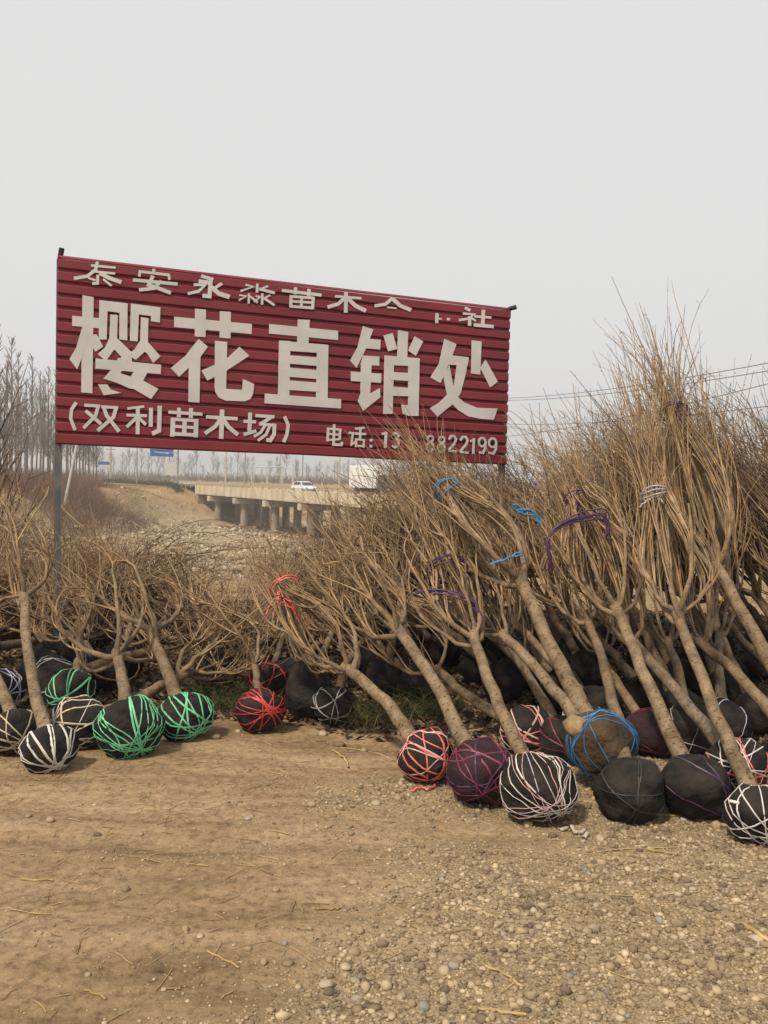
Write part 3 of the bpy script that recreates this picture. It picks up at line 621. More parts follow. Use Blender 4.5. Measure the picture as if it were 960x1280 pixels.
# overhead wires -----------------------------------------------------------
upR = at(1135, 425, 28); upL = at(575, 462, 78)
for nm, p_, lab in (('a', upR, 'concrete power pole out at the right'), ('b', upL, 'concrete power pole hidden behind the big red sign')):
    g0 = gzf(p_.x, p_.y); u = empty('power_pole', (p_.x, p_.y, g0), label=lab, cat='utility pole'); h = p_.z - g0
    MB().tube([(0,0,-.4),(0,0,h+.5)], [.17,.11], 10).build('pole', CONC, u)
    for zz in (h - .05, h - 1.5): MB().box((-.8,-.05,zz-.06),(.8,.05,zz+.06)).build('crossarm', STEEL, u)
for k, (yl, ym, yr, lab) in enumerate([(498,471,424,'uppermost overhead wire right of the red sign'),(500,474,437,'second overhead wire close under the uppermost one'),(528,508,488,'middle faint overhead wire right of the red sign'),(548,500,440,'steep overhead wire rising from the sign edge'),(529,533,540,'lowest faint overhead wire right of the red sign')]):
    p0, p1 = at(600, yl, 74), at(1110, yr, 29); tt = np.linspace(0, 1, 24); P = V3(p0)[None] * (1 - tt)[:, None] + V3(p1)[None] * tt[:, None]
    P[:, 2] -= .55 * 4 * tt * (1 - tt)
    V, Q, A = tubes([(P[None], np.full((1, 24), .016 if k != 4 else .012), 5, [0.])]); o = link('overhead_wire', np_mesh('wire', V, [Q], True, A), BLACK); tag(o, lab, 'wire', 'overhead wires')

# ================================================================== THE SIGN
SIGN_O = V3((-2.6106, 6.8, 1.7207)); SIGN_YAW = R_(20.197); SW, SH, DROP = 3.997, 1.473, -.0475
sg = empty('signboard', (SIGN_O[0], SIGN_O[1], gzf(SIGN_O[0], SIGN_O[1])), (0, 0, SIGN_YAW), 'big red slatted metal sign with white Chinese lettering on posts', 'sign')
ZB = SIGN_O[2] - sg.location.z
def sp_(u, v, d=0.0): return (u, d, ZB + v + u / SW * DROP)      # d < 0 is towards the viewer
pitch = SH / 15
r = random.Random(8)
for k in range(15):
    v0 = k * pitch; hh = pitch * (.83 if k else .90)
    prof = [(v0, .0), (v0 + .006, -.020), (v0 + .012, -.024), (v0 + hh - .012, -.024), (v0 + hh - .006, -.020), (v0 + hh, 0)]
    du = r.uniform(-.004, .004); ue = SW + r.uniform(-.005, .005)
    cuts = [du, 1.08 + r.uniform(-.01, .01), 2.03 + r.uniform(-.01, .01), 2.98 + r.uniform(-.01, .01), ue]; dz = [0, r.uniform(-.003, .003), r.uniform(-.004, .004), r.uniform(-.003, .003), 0]
    mb = MB(); n = len(prof)
    vs = [sp_(u, v + dz[i], d) for i, u in enumerate(cuts) for v, d in prof]
    fs = [(i*n+j, i*n+(j+1)%n, (i+1)*n+(j+1)%n, (i+1)*n+j) for i in range(4) for j in range(n)] + [tuple(range(n)), tuple(range(4*n, 5*n))[::-1]]
    mb.add(vs, fs).build('slat', RED, sg)
bk = MB(); bk.add([sp_(0.01, .004, .001), sp_(SW-.03, .004, .001), sp_(SW-.03, SH-.02, .001), sp_(.01, SH-.02, .001), sp_(0.01, .004, .012), sp_(SW-.03, .004, .012), sp_(SW-.03, SH-.02, .012), sp_(.01, SH-.02, .012)],
  [(0,1,2,3),(7,6,5,4),(0,4,5,1),(1,5,6,2),(2,6,7,3),(3,7,4,0)]).build('backing_sheet', RED, sg)
for u in (.0, SW - .03):
    g = SIGN_O[:2] + V3((math.cos(SIGN_YAW), math.sin(SIGN_YAW))) * u; zg = gzf(*g) - sg.location.z
    MB().box((u - .022 + .015, .016, zg - .25), (u + .042, .070, ZB + SH + u / SW * DROP - .02), .003).build('post', POST, sg)
for v in (.10, .72, 1.36):
    MB().add([sp_(.05, v, .014), sp_(SW-.06, v, .014), sp_(SW-.06, v+.04, .014), sp_(.05, v+.04, .014), sp_(.05, v, .05), sp_(SW-.06, v, .05), sp_(SW-.06, v+.04, .05), sp_(.05, v+.04, .05)],
      [(0,1,2,3),(7,6,5,4),(0,4,5,1),(1,5,6,2),(2,6,7,3),(3,7,4,0)]).build('cross_rail', POST, sg)
MB().tube([sp_(.015, SH - .03, .03), sp_(.03, SH + .07, .02)], .021, 8).build('post_tip', BLACK, sg)
MB().tube([sp_(SW - .03, SH - .02, .03), sp_(SW + .01, SH + .005, .0), sp_(SW + .06, SH + .02, -.02)], .022, 8).build('post_tip', BLACK, sg)
MB().add([sp_(0, SH-.013, -.022), sp_(SW-.02, SH-.013, -.022), sp_(SW-.02, SH+.006, -.01), sp_(0, SH+.006, -.01), sp_(0, SH-.013, .012), sp_(SW-.02, SH-.013, .012), sp_(SW-.02, SH+.006, .012), sp_(0, SH+.006, .012)],
  [(0,1,2,3),(7,6,5,4),(0,4,5,1),(1,5,6,2),(2,6,7,3),(3,7,4,0)]).build('top_flashing', RED, sg)
GL = [[[[.187,1.184],[.271,1.177],[.27,.416],[.185,.419]],[[.112,1.014],[.32,1.015],[.317,.935],[.113,.935]],[[.191,.947],[.243,.892],[.184,.681],[.154,.597],[.095,.673],[.143,.763]],[[.26,.876],[.296,.888],[.347,.793],[.29,.748],[.256,.79]],[[.314,1.158],[.53,1.155],[.531,.859],[.469,.862],[.468,1.073],[.377,1.077],[.373,.852],[.312,.846]],[[.399,1.053],[.456,1.054],[.452,.842],[.392,.836]],[[.392,.862],[.454,.864],[.438,.788],[.377,.692],[.356,.691],[.306,.73],[.363,.791]],[[.421,.839],[.454,.868],[.564,.769],[.57,.686],[.464,.695],[.489,.723],[.434,.775]],[[.555,1.156],[.787,1.149],[.784,1.026],[.714,1.03],[.713,1.072],[.618,1.075],[.612,.858],[.551,.858]],[[.635,1.055],[.693,1.052],[.692,.855],[.631,.849]],[[.631,.867],[.692,.863],[.662,.773],[.599,.708],[.539,.741],[.548,.759],[.589,.793]],[[.665,.861],[.692,.859],[.793,.753],[.736,.694],[.688,.766],[.662,.782]],[[.29,.694],[.799,.686],[.797,.609],[.291,.614]],[[.464,.713],[.54,.71],[.482,.592],[.661,.544],[.78,.487],[.723,.401],[.585,.473],[.551,.475],[.458,.512],[.351,.539],[.407,.612]],[[.592,.627],[.694,.617],[.656,.54],[.627,.516],[.517,.542],[.558,.567]],[[.311,.49],[.382,.495],[.409,.456],[.489,.434],[.355,.407]]],
[[[.897,1.086],[1.54,1.088],[1.539,1.004],[.898,1.001]],[[1.064,1.168],[1.154,1.169],[1.154,.942],[1.066,.94]],[[1.268,1.168],[1.361,1.172],[1.361,.949],[1.27,.95]],[[1.098,.923],[1.175,.865],[1.113,.772],[1.017,.675],[.944,.598],[.875,.664],[.989,.771]],[[1.021,.738],[1.115,.781],[1.113,.397],[1.022,.398]],[[1.232,.919],[1.334,.919],[1.332,.527],[1.467,.528],[1.472,.619],[1.569,.585],[1.56,.497],[1.538,.455],[1.492,.433],[1.326,.429],[1.272,.45],[1.242,.494],[1.236,.538]],[[1.437,.888],[1.523,.82],[1.331,.677],[1.175,.585],[1.124,.664],[1.24,.724],[1.338,.786]]],
[[[1.688,1.103],[2.302,1.103],[2.302,1.022],[1.688,1.022]],[[1.937,1.166],[2.043,1.172],[2.035,.956],[1.935,.971]],[[1.776,.97],[1.876,.975],[1.876,.491],[1.776,.493]],[[2.113,.972],[2.216,.972],[2.219,.495],[2.114,.497]],[[1.776,.97],[2.216,.972],[2.213,.897],[1.777,.888]],[[1.849,.853],[2.13,.855],[2.132,.781],[1.851,.781]],[[1.852,.747],[2.133,.746],[2.134,.668],[1.853,.668]],[[1.854,.638],[2.135,.637],[2.137,.559],[1.856,.556]],[[1.662,.511],[2.343,.508],[2.343,.427],[1.661,.428]]],
[[[2.529,1.166],[2.628,1.144],[2.556,.955],[2.479,.793],[2.417,.853],[2.484,.978]],[[2.594,1.06],[2.7,1.06],[2.697,.974],[2.561,.973]],[[2.537,.908],[2.691,.911],[2.691,.83],[2.514,.825]],[[2.519,.828],[2.619,.831],[2.612,.575],[2.541,.532],[2.52,.569]],[[2.427,.758],[2.713,.761],[2.712,.679],[2.429,.674]],[[2.52,.569],[2.607,.575],[2.703,.632],[2.71,.551],[2.549,.419],[2.498,.5]],[[2.863,1.162],[2.961,1.154],[2.957,.912],[2.86,.914]],[[2.724,1.1],[2.811,1.13],[2.858,.993],[2.772,.964]],[[3.025,1.121],[3.109,1.082],[3.041,.946],[2.965,.986]],[[2.739,.925],[2.83,.921],[2.83,.41],[2.74,.404]],[[2.967,.925],[3.079,.927],[3.082,.406],[2.981,.4]],[[2.739,.925],[3.079,.927],[3.078,.855],[2.741,.841]],[[2.808,.785],[2.997,.788],[2.999,.715],[2.81,.713]],[[2.811,.652],[3.001,.653],[3.003,.578],[2.814,.57]],[[2.91,.498],[2.989,.498],[2.987,.4],[2.928,.416]]],
[[[3.319,1.127],[3.443,1.088],[3.406,.985],[3.293,.72],[3.189,.763],[3.272,.895]],[[3.378,.983],[3.572,.979],[3.563,.9],[3.37,.893]],[[3.452,.904],[3.566,.974],[3.548,.837],[3.499,.643],[3.435,.548],[3.27,.41],[3.192,.483],[3.282,.538],[3.378,.634],[3.43,.718]],[[3.318,.789],[3.375,.893],[3.419,.717],[3.478,.601],[3.535,.56],[3.67,.518],[3.886,.525],[3.849,.417],[3.719,.417],[3.583,.432],[3.482,.481],[3.414,.537],[3.356,.633]],[[3.597,1.137],[3.698,1.136],[3.694,.828],[3.599,.831]],[[3.746,.969],[3.88,.776],[3.8,.716],[3.692,.888]]],
[[[.248,1.415],[.434,1.419],[.436,1.436],[.249,1.433]],[[.249,1.37],[.431,1.372],[.432,1.39],[.25,1.387]],[[.284,1.459],[.272,1.399],[.216,1.347],[.119,1.32],[.124,1.294],[.226,1.324],[.294,1.386],[.308,1.456]],[[.305,1.358],[.379,1.326],[.476,1.302],[.486,1.333],[.391,1.356],[.319,1.387]],[[.289,1.354],[.289,1.299],[.258,1.293],[.26,1.271],[.31,1.28],[.311,1.356]],[[.336,1.32],[.4,1.273],[.41,1.287],[.345,1.334]],[[.225,1.315],[.282,1.303],[.286,1.319],[.229,1.331]]],
[[[.628,1.378],[.631,1.409],[.84,1.408],[.846,1.376],[.866,1.382],[.858,1.43],[.613,1.43],[.607,1.379]],[[.717,1.452],[.72,1.414],[.744,1.418],[.741,1.457]],[[.567,1.333],[.92,1.339],[.922,1.366],[.57,1.36]],[[.711,1.403],[.672,1.309],[.757,1.289],[.863,1.26],[.873,1.289],[.766,1.318],[.711,1.331],[.738,1.393]],[[.781,1.373],[.729,1.31],[.616,1.285],[.619,1.258],[.742,1.286],[.801,1.357]]],
[[[1.106,1.427],[1.206,1.409],[1.213,1.436],[1.114,1.455]],[[1.089,1.378],[1.169,1.378],[1.166,1.298],[1.125,1.297],[1.122,1.264],[1.197,1.265],[1.204,1.411],[1.092,1.411]],[[1.05,1.351],[1.122,1.358],[1.086,1.323],[1.001,1.295],[1.006,1.273],[1.098,1.303],[1.161,1.377],[1.051,1.375]],[[1.276,1.409],[1.194,1.348],[1.208,1.329],[1.29,1.389]],[[1.182,1.346],[1.248,1.295],[1.342,1.275],[1.353,1.312],[1.266,1.33],[1.206,1.376]]],
[[[1.569,1.431],[1.567,1.354],[1.59,1.356],[1.591,1.433]],[[1.477,1.402],[1.53,1.398],[1.435,1.362],[1.441,1.345],[1.563,1.403],[1.482,1.42]],[[1.668,1.429],[1.591,1.387],[1.599,1.371],[1.676,1.414]],[[1.592,1.376],[1.728,1.357],[1.734,1.381],[1.598,1.399]],[[1.501,1.34],[1.5,1.254],[1.518,1.256],[1.52,1.341]],[[1.428,1.31],[1.474,1.312],[1.421,1.28],[1.429,1.268],[1.502,1.32],[1.43,1.325]],[[1.514,1.31],[1.58,1.264],[1.592,1.279],[1.525,1.325]],[[1.614,1.352],[1.613,1.258],[1.633,1.259],[1.634,1.354]],[[1.565,1.318],[1.591,1.317],[1.548,1.279],[1.558,1.268],[1.619,1.326],[1.568,1.333]],[[1.687,1.352],[1.627,1.314],[1.635,1.301],[1.695,1.34]],[[1.631,1.307],[1.724,1.255],[1.736,1.273],[1.643,1.326]]],
[[[1.792,1.385],[2.143,1.382],[2.146,1.408],[1.794,1.411]],[[1.898,1.436],[1.895,1.376],[1.924,1.377],[1.927,1.438]],[[2.018,1.436],[2.013,1.375],[2.043,1.376],[2.047,1.436]],[[1.861,1.365],[1.859,1.261],[1.885,1.262],[1.887,1.367]],[[2.056,1.37],[2.053,1.267],[2.08,1.268],[2.083,1.372]],[[1.862,1.343],[2.078,1.352],[2.08,1.375],[1.863,1.366]],[[1.878,1.304],[2.068,1.312],[2.068,1.332],[1.879,1.324]],[[1.867,1.258],[2.071,1.265],[2.073,1.288],[1.868,1.281]],[[1.957,1.368],[1.953,1.268],[1.977,1.269],[1.98,1.37]]],
[[[2.266,1.389],[2.51,1.397],[2.511,1.418],[2.267,1.41]],[[2.349,1.444],[2.351,1.265],[2.385,1.268],[2.383,1.447]],[[2.341,1.403],[2.289,1.348],[2.196,1.312],[2.206,1.284],[2.306,1.323],[2.364,1.383]],[[2.367,1.382],[2.448,1.318],[2.546,1.285],[2.561,1.318],[2.468,1.35],[2.392,1.41]]],
[[[2.791,1.449],[2.729,1.391],[2.632,1.367],[2.637,1.341],[2.743,1.366],[2.811,1.431]],[[2.789,1.422],[2.87,1.364],[2.978,1.336],[2.991,1.369],[2.889,1.395],[2.813,1.45]],[[2.754,1.347],[2.843,1.346],[2.844,1.361],[2.756,1.362]]],
[[[3.224,1.35],[3.223,1.259],[3.255,1.261],[3.257,1.352]],[[3.247,1.295],[3.287,1.295],[3.288,1.311],[3.248,1.311]],[[3.338,1.297],[3.369,1.297],[3.372,1.319],[3.341,1.32]]],
[[[3.513,1.416],[3.568,1.397],[3.581,1.422],[3.525,1.441]],[[3.499,1.362],[3.593,1.37],[3.544,1.341],[3.458,1.321],[3.462,1.299],[3.554,1.32],[3.637,1.386],[3.5,1.385]],[[3.553,1.354],[3.555,1.266],[3.587,1.269],[3.584,1.357]],[[3.579,1.335],[3.627,1.311],[3.638,1.328],[3.59,1.352]],[[3.617,1.349],[3.792,1.354],[3.793,1.377],[3.618,1.372]],[[3.691,1.429],[3.687,1.283],[3.723,1.285],[3.726,1.431]],[[3.613,1.265],[3.82,1.269],[3.822,1.3],[3.615,1.296]]],
[[[.139,.343],[.103,.285],[.096,.204],[.131,.111],[.155,.122],[.122,.209],[.128,.277],[.16,.329]]],
[[[.209,.307],[.329,.306],[.33,.33],[.211,.331]],[[.304,.327],[.283,.246],[.196,.145],[.214,.127],[.307,.233],[.33,.321]],[[.212,.264],[.331,.164],[.348,.187],[.229,.286]],[[.337,.303],[.468,.302],[.469,.326],[.338,.326]],[[.44,.325],[.42,.244],[.302,.131],[.321,.11],[.445,.229],[.468,.319]],[[.345,.301],[.367,.238],[.466,.113],[.489,.133],[.392,.254],[.372,.313]]],
[[[.54,.303],[.672,.328],[.669,.347],[.537,.322]],[[.533,.248],[.692,.251],[.693,.275],[.534,.272]],[[.605,.325],[.606,.108],[.637,.11],[.636,.327]],[[.605,.256],[.526,.172],[.544,.154],[.623,.239]],[[.622,.233],[.677,.181],[.693,.199],[.638,.251]],[[.708,.33],[.708,.175],[.739,.176],[.739,.331]],[[.776,.351],[.773,.159],[.728,.135],[.742,.104],[.807,.138],[.81,.352]]],
[[[.862,.291],[1.139,.29],[1.14,.317],[.863,.317]],[[.932,.344],[.931,.265],[.963,.266],[.964,.345]],[[1.029,.348],[1.028,.266],[1.061,.267],[1.062,.349]],[[.882,.258],[.879,.105],[.916,.105],[.919,.259]],[[1.07,.258],[1.069,.107],[1.106,.108],[1.107,.259]],[[.884,.234],[1.107,.234],[1.108,.26],[.885,.26]],[[.896,.178],[1.091,.175],[1.093,.2],[.897,.202]],[[.891,.114],[1.098,.113],[1.099,.142],[.892,.142]],[[.978,.248],[.975,.126],[1.01,.127],[1.012,.249]]],
[[[1.169,.269],[1.433,.268],[1.435,.298],[1.17,.298]],[[1.283,.352],[1.279,.107],[1.317,.107],[1.321,.353]],[[1.279,.283],[1.235,.218],[1.153,.157],[1.171,.132],[1.258,.196],[1.305,.266]],[[1.296,.266],[1.346,.196],[1.428,.134],[1.449,.162],[1.371,.22],[1.324,.286]]],
[[[1.523,.341],[1.518,.184],[1.552,.184],[1.557,.342]],[[1.484,.252],[1.59,.252],[1.591,.279],[1.485,.279]],[[1.491,.139],[1.599,.176],[1.59,.204],[1.482,.167]],[[1.583,.306],[1.748,.304],[1.749,.332],[1.585,.333]],[[1.725,.33],[1.615,.258],[1.63,.235],[1.74,.308]],[[1.617,.238],[1.765,.234],[1.767,.259],[1.618,.263]],[[1.735,.256],[1.733,.171],[1.709,.132],[1.684,.133],[1.681,.102],[1.726,.098],[1.765,.163],[1.767,.256]],[[1.659,.245],[1.624,.186],[1.567,.149],[1.58,.13],[1.641,.17],[1.679,.235]],[[1.7,.242],[1.67,.17],[1.602,.116],[1.616,.098],[1.689,.156],[1.721,.234]]],
[[[1.824,.32],[1.857,.251],[1.847,.176],[1.821,.111],[1.849,.101],[1.876,.17],[1.887,.257],[1.851,.333]]],
[[[2.22,.253],[2.215,.132],[2.239,.132],[2.243,.253]],[[2.221,.235],[2.353,.231],[2.354,.25],[2.222,.254]],[[2.33,.245],[2.326,.153],[2.348,.153],[2.352,.245]],[[2.23,.189],[2.34,.187],[2.341,.204],[2.231,.206]],[[2.226,.135],[2.342,.149],[2.341,.166],[2.224,.152]],[[2.273,.284],[2.271,.095],[2.364,.097],[2.374,.131],[2.35,.136],[2.346,.119],[2.295,.118],[2.296,.284]]],
[[[2.418,.209],[2.448,.208],[2.439,.099],[2.491,.132],[2.479,.147],[2.458,.13],[2.47,.226],[2.419,.228]],[[2.48,.247],[2.57,.262],[2.567,.281],[2.477,.266]],[[2.474,.204],[2.583,.204],[2.584,.224],[2.474,.224]],[[2.517,.26],[2.516,.166],[2.538,.167],[2.539,.261]],[[2.483,.173],[2.481,.093],[2.499,.094],[2.502,.173]],[[2.555,.17],[2.552,.093],[2.571,.093],[2.573,.171]],[[2.49,.155],[2.568,.153],[2.569,.169],[2.491,.171]],[[2.487,.099],[2.565,.097],[2.566,.113],[2.488,.115]]],
[[[2.619,.152],[2.643,.151],[2.645,.175],[2.62,.175]],[[2.618,.098],[2.643,.097],[2.644,.12],[2.619,.121]]],
[[[2.735,.213],[2.779,.231],[2.771,.249],[2.728,.231]],[[2.759,.244],[2.754,.101],[2.782,.101],[2.786,.244]]],
[[[2.848,.215],[2.862,.23],[2.88,.229],[2.883,.218],[2.862,.197],[2.877,.183],[2.906,.212],[2.898,.247],[2.853,.25],[2.832,.228]],[[2.863,.186],[2.887,.171],[2.885,.133],[2.861,.121],[2.84,.132],[2.829,.115],[2.86,.098],[2.905,.121],[2.909,.181],[2.875,.202]]],
[[[3.224,.205],[3.221,.194],[3.212,.187],[3.201,.187],[3.192,.193],[3.188,.204],[3.168,.202],[3.176,.181],[3.195,.168],[3.219,.17],[3.238,.184],[3.244,.206]],[[3.188,.204],[3.192,.215],[3.2,.222],[3.211,.222],[3.22,.216],[3.224,.205],[3.244,.206],[3.237,.228],[3.217,.24],[3.193,.239],[3.174,.224],[3.168,.202]],[[3.227,.13],[3.222,.111],[3.211,.101],[3.199,.1],[3.187,.11],[3.181,.128],[3.16,.127],[3.169,.099],[3.191,.081],[3.22,.082],[3.241,.102],[3.248,.131]],[[3.181,.128],[3.186,.146],[3.197,.157],[3.209,.157],[3.221,.148],[3.227,.13],[3.248,.131],[3.24,.159],[3.217,.177],[3.188,.175],[3.167,.155],[3.16,.127]]],
[[[3.339,.203],[3.335,.192],[3.326,.185],[3.316,.184],[3.306,.19],[3.302,.201],[3.282,.2],[3.29,.179],[3.309,.166],[3.334,.167],[3.353,.182],[3.359,.204]],[[3.302,.201],[3.306,.213],[3.315,.22],[3.325,.22],[3.335,.214],[3.339,.203],[3.359,.204],[3.351,.226],[3.332,.238],[3.307,.237],[3.288,.222],[3.282,.2]],[[3.342,.127],[3.337,.109],[3.326,.098],[3.313,.097],[3.301,.107],[3.295,.125],[3.274,.124],[3.283,.096],[3.305,.078],[3.334,.079],[3.356,.099],[3.363,.128]],[[3.295,.125],[3.3,.144],[3.311,.154],[3.324,.155],[3.336,.146],[3.342,.127],[3.363,.128],[3.354,.157],[3.332,.174],[3.302,.173],[3.281,.153],[3.274,.124]]],
[[[3.406,.202],[3.419,.231],[3.439,.232],[3.452,.213],[3.443,.182],[3.392,.125],[3.385,.107],[3.407,.101],[3.412,.115],[3.464,.172],[3.477,.217],[3.452,.254],[3.404,.251],[3.384,.21]],[[3.386,.095],[3.479,.092],[3.481,.112],[3.388,.115]]],
[[[3.52,.199],[3.537,.228],[3.556,.231],[3.571,.21],[3.56,.177],[3.51,.119],[3.501,.101],[3.522,.093],[3.53,.108],[3.581,.168],[3.596,.213],[3.569,.253],[3.522,.248],[3.5,.208]],[[3.504,.089],[3.6,.085],[3.601,.105],[3.505,.109]]],
[[[3.617,.192],[3.656,.218],[3.645,.232],[3.605,.206]],[[3.637,.233],[3.633,.085],[3.658,.085],[3.661,.233]]],
[[[3.76,.202],[3.755,.183],[3.743,.172],[3.729,.172],[3.716,.181],[3.71,.2],[3.687,.199],[3.697,.17],[3.721,.152],[3.752,.153],[3.775,.174],[3.782,.203]],[[3.71,.2],[3.714,.219],[3.727,.23],[3.741,.23],[3.754,.221],[3.76,.202],[3.782,.203],[3.773,.232],[3.749,.25],[3.718,.248],[3.695,.228],[3.687,.199]],[[3.76,.203],[3.757,.146],[3.74,.111],[3.705,.114],[3.702,.094],[3.754,.089],[3.78,.141],[3.782,.203]]],
[[[3.872,.202],[3.867,.181],[3.853,.17],[3.837,.169],[3.823,.179],[3.816,.199],[3.794,.198],[3.804,.168],[3.83,.149],[3.862,.151],[3.886,.172],[3.894,.203]],[[3.816,.199],[3.822,.219],[3.835,.231],[3.851,.232],[3.865,.221],[3.872,.202],[3.894,.203],[3.884,.233],[3.859,.252],[3.826,.25],[3.802,.229],[3.794,.198]],[[3.872,.202],[3.869,.143],[3.849,.108],[3.809,.117],[3.803,.097],[3.862,.085],[3.892,.138],[3.894,.202]]]]
for c in GL:
    bm = bmesh.new()
    for k, poly in enumerate(c):
        d0, d1 = -.0255, -.0300 - .0004 * k
        P = [poly[0]]
        for q in poly[1:]:
            if math.hypot(q[0] - P[-1][0], q[1] - P[-1][1]) > .002: P.append(q)
        if math.hypot(P[0][0] - P[-1][0], P[0][1] - P[-1][1]) < .002: P.pop()
        f = [bm.verts.new(sp_(u, v, d1)) for u, v in P]; g = [bm.verts.new(sp_(u, v, d0)) for u, v in P]
        bm.faces.new(f); bm.faces.new(g[::-1]); n = len(P)
        for i in range(n): bm.faces.new((f[i], g[i], g[(i+1) % n], f[(i+1) % n]))
    bmesh.ops.recalc_face_normals(bm, faces=bm.faces); bmesh.ops.triangulate(bm, faces=[f for f in bm.faces if len(f.verts) > 4])
    me = bpy.data.meshes.new('character'); bm.to_mesh(me); bm.free(); link('character', me, LETTER, sg)

# ================================================================== THE SAPLINGS
bmi = bmesh.new(); bmesh.ops.create_icosphere(bmi, subdivisions=4, radius=1)
BV = V3([v.co[:] for v in bmi.verts]); BF = np.array([[v.index for v in f.verts] for f in bmi.faces]); bmi.free()
def ball_r(D, R, seed, ax, taper):
    o = Vector((seed * 3.1, seed * 1.7, seed * .9)); c = D @ ax
    nz = np.array([mnoise.noise(Vector(d) * 1.6 + o) * .17 + mnoise.noise(Vector(d) * 4.2 + o) * .07 for d in D])
    return R * (1 + nz + taper * c - .10 * c * c)
def root_ball(par, c, R, ax, seed, mat, straps, taper=-.05, squash=.93):
    """c: ball centre in the tree's frame. straps: list of (material, count, tilt, width)"""
    rr = np.random.RandomState(seed); ax = unit(V3(ax)); ref = np.array([1., 0, 0]) if abs(ax[0]) < .8 else np.array([0, 1., 0])
    e1 = unit(ref - ax * (ax @ ref)); e2 = np.cross(ax, e1); sq = np.array([1, 1, squash])
    V = BV * ball_r(BV, R, seed, ax, taper)[:, None] * sq + V3(c)
    b_ = link('root_ball', np_mesh('root_ball', V, [BF], smooth=True), mat, par)
    for mt, cnt, tilt, wd, *ring in straps:
        for i in range(cnt):
            th = math.pi * (i + rr.uniform(-.4, .4)) / cnt + seed
            nrm = unit(math.cos(th) * e1 + math.sin(th) * e2 + rr.normal(0, tilt) * ax); d = rr.normal(0, .18)
            if ring: nrm = unit(V3(ring[0]) + rr.normal(0, tilt, 3)); d = rr.uniform(.25, .62)
            u = unit(np.cross(nrm, ax + np.array([.011, .007, .003]))); v = np.cross(nrm, u); S = 26; t_ = np.arange(S) / S * 2 * math.pi
            d = max(-.7, min(.7, d)); rho = math.sqrt(1 - d * d)
            wob = rr.normal(0, .05) * np.sin(t_ * 2 + rr.uniform(0, 6)) + rr.normal(0, .03) * np.sin(t_ * 3 + rr.uniform(0, 6))
            Dn = unit(nrm[None] * (d + wob)[:, None] + rho * (np.cos(t_)[:, None] * u + np.sin(t_)[:, None] * v))
            r1 = ball_r(Dn, R, seed, ax, taper)[:, None]
            w_ = wd * rr.uniform(.45, 1.05)
            P0 = Dn * r1 * sq + V3(c); up = unit(Dn)
            a1 = P0 - nrm * w_ / 2 + up * .002; m1 = P0 + up * .005; a2 = P0 + nrm * w_ / 2 + up * .002
            VV = np.concatenate([a1, m1, a2]); k = np.arange(S); k2 = (k + 1) % S
            Q = np.concatenate([np.stack([k, k2, S + k2, S + k], -1), np.stack([S + k, S + k2, 2*S + k2, 2*S + k], -1)])
            link('strap', np_mesh('strap', VV, [Q], smooth=True), mt, b_)
    return b_
def ring_tie(par, c, ax, R, mat, seed, tails=2, wid=.010):
    """tape wound round a bundle, with loose ends"""
    rr = np.random.RandomState(seed); ax = unit(V3(ax)); ref = np.array([0, 0, 1.]) if abs(ax[2]) < .8 else np.array([1., 0, 0])
    e1 = unit(ref - ax * (ax @ ref)); e2 = np.cross(ax, e1); Ps = []
    S = 22; t_ = np.linspace(0, 2 * math.pi, S)
    for k in range(3):
        ph = rr.uniform(0, 6); sk = rr.normal(0, .35, 2)
        P = V3(c) + R * (1 + .05 * rr.normal()) * (np.cos(t_)[:, None] * e1 + np.sin(t_)[:, None] * e2) + ax[None] * (R * (sk[0] * np.cos(t_ + ph) + sk[1] * np.sin(t_)) )[:, None]; Ps.append(P)
    for k in range(tails):
        d = unit(rr.normal(0, .6, 3) + np.array([0, -.5, -.6])); st = V3(c) + R * unit(-e2 * .3 + np.array([0, -1., 0])); L = rr.uniform(.06, .16)
        tt = np.linspace(0, 1, S)[:, None]; Ps.append(st + d * L * tt + np.array([0, 0, -1.]) * L * .6 * tt ** 2 + rr.normal(0, .004, (S, 3)))
    V, Q, A = tubes([(np.array(Ps), np.full((len(Ps), S), wid * .5), 4, np.zeros(len(Ps)))])
    return link('tie', np_mesh('tie', V, [Q], smooth=True), mat, par)
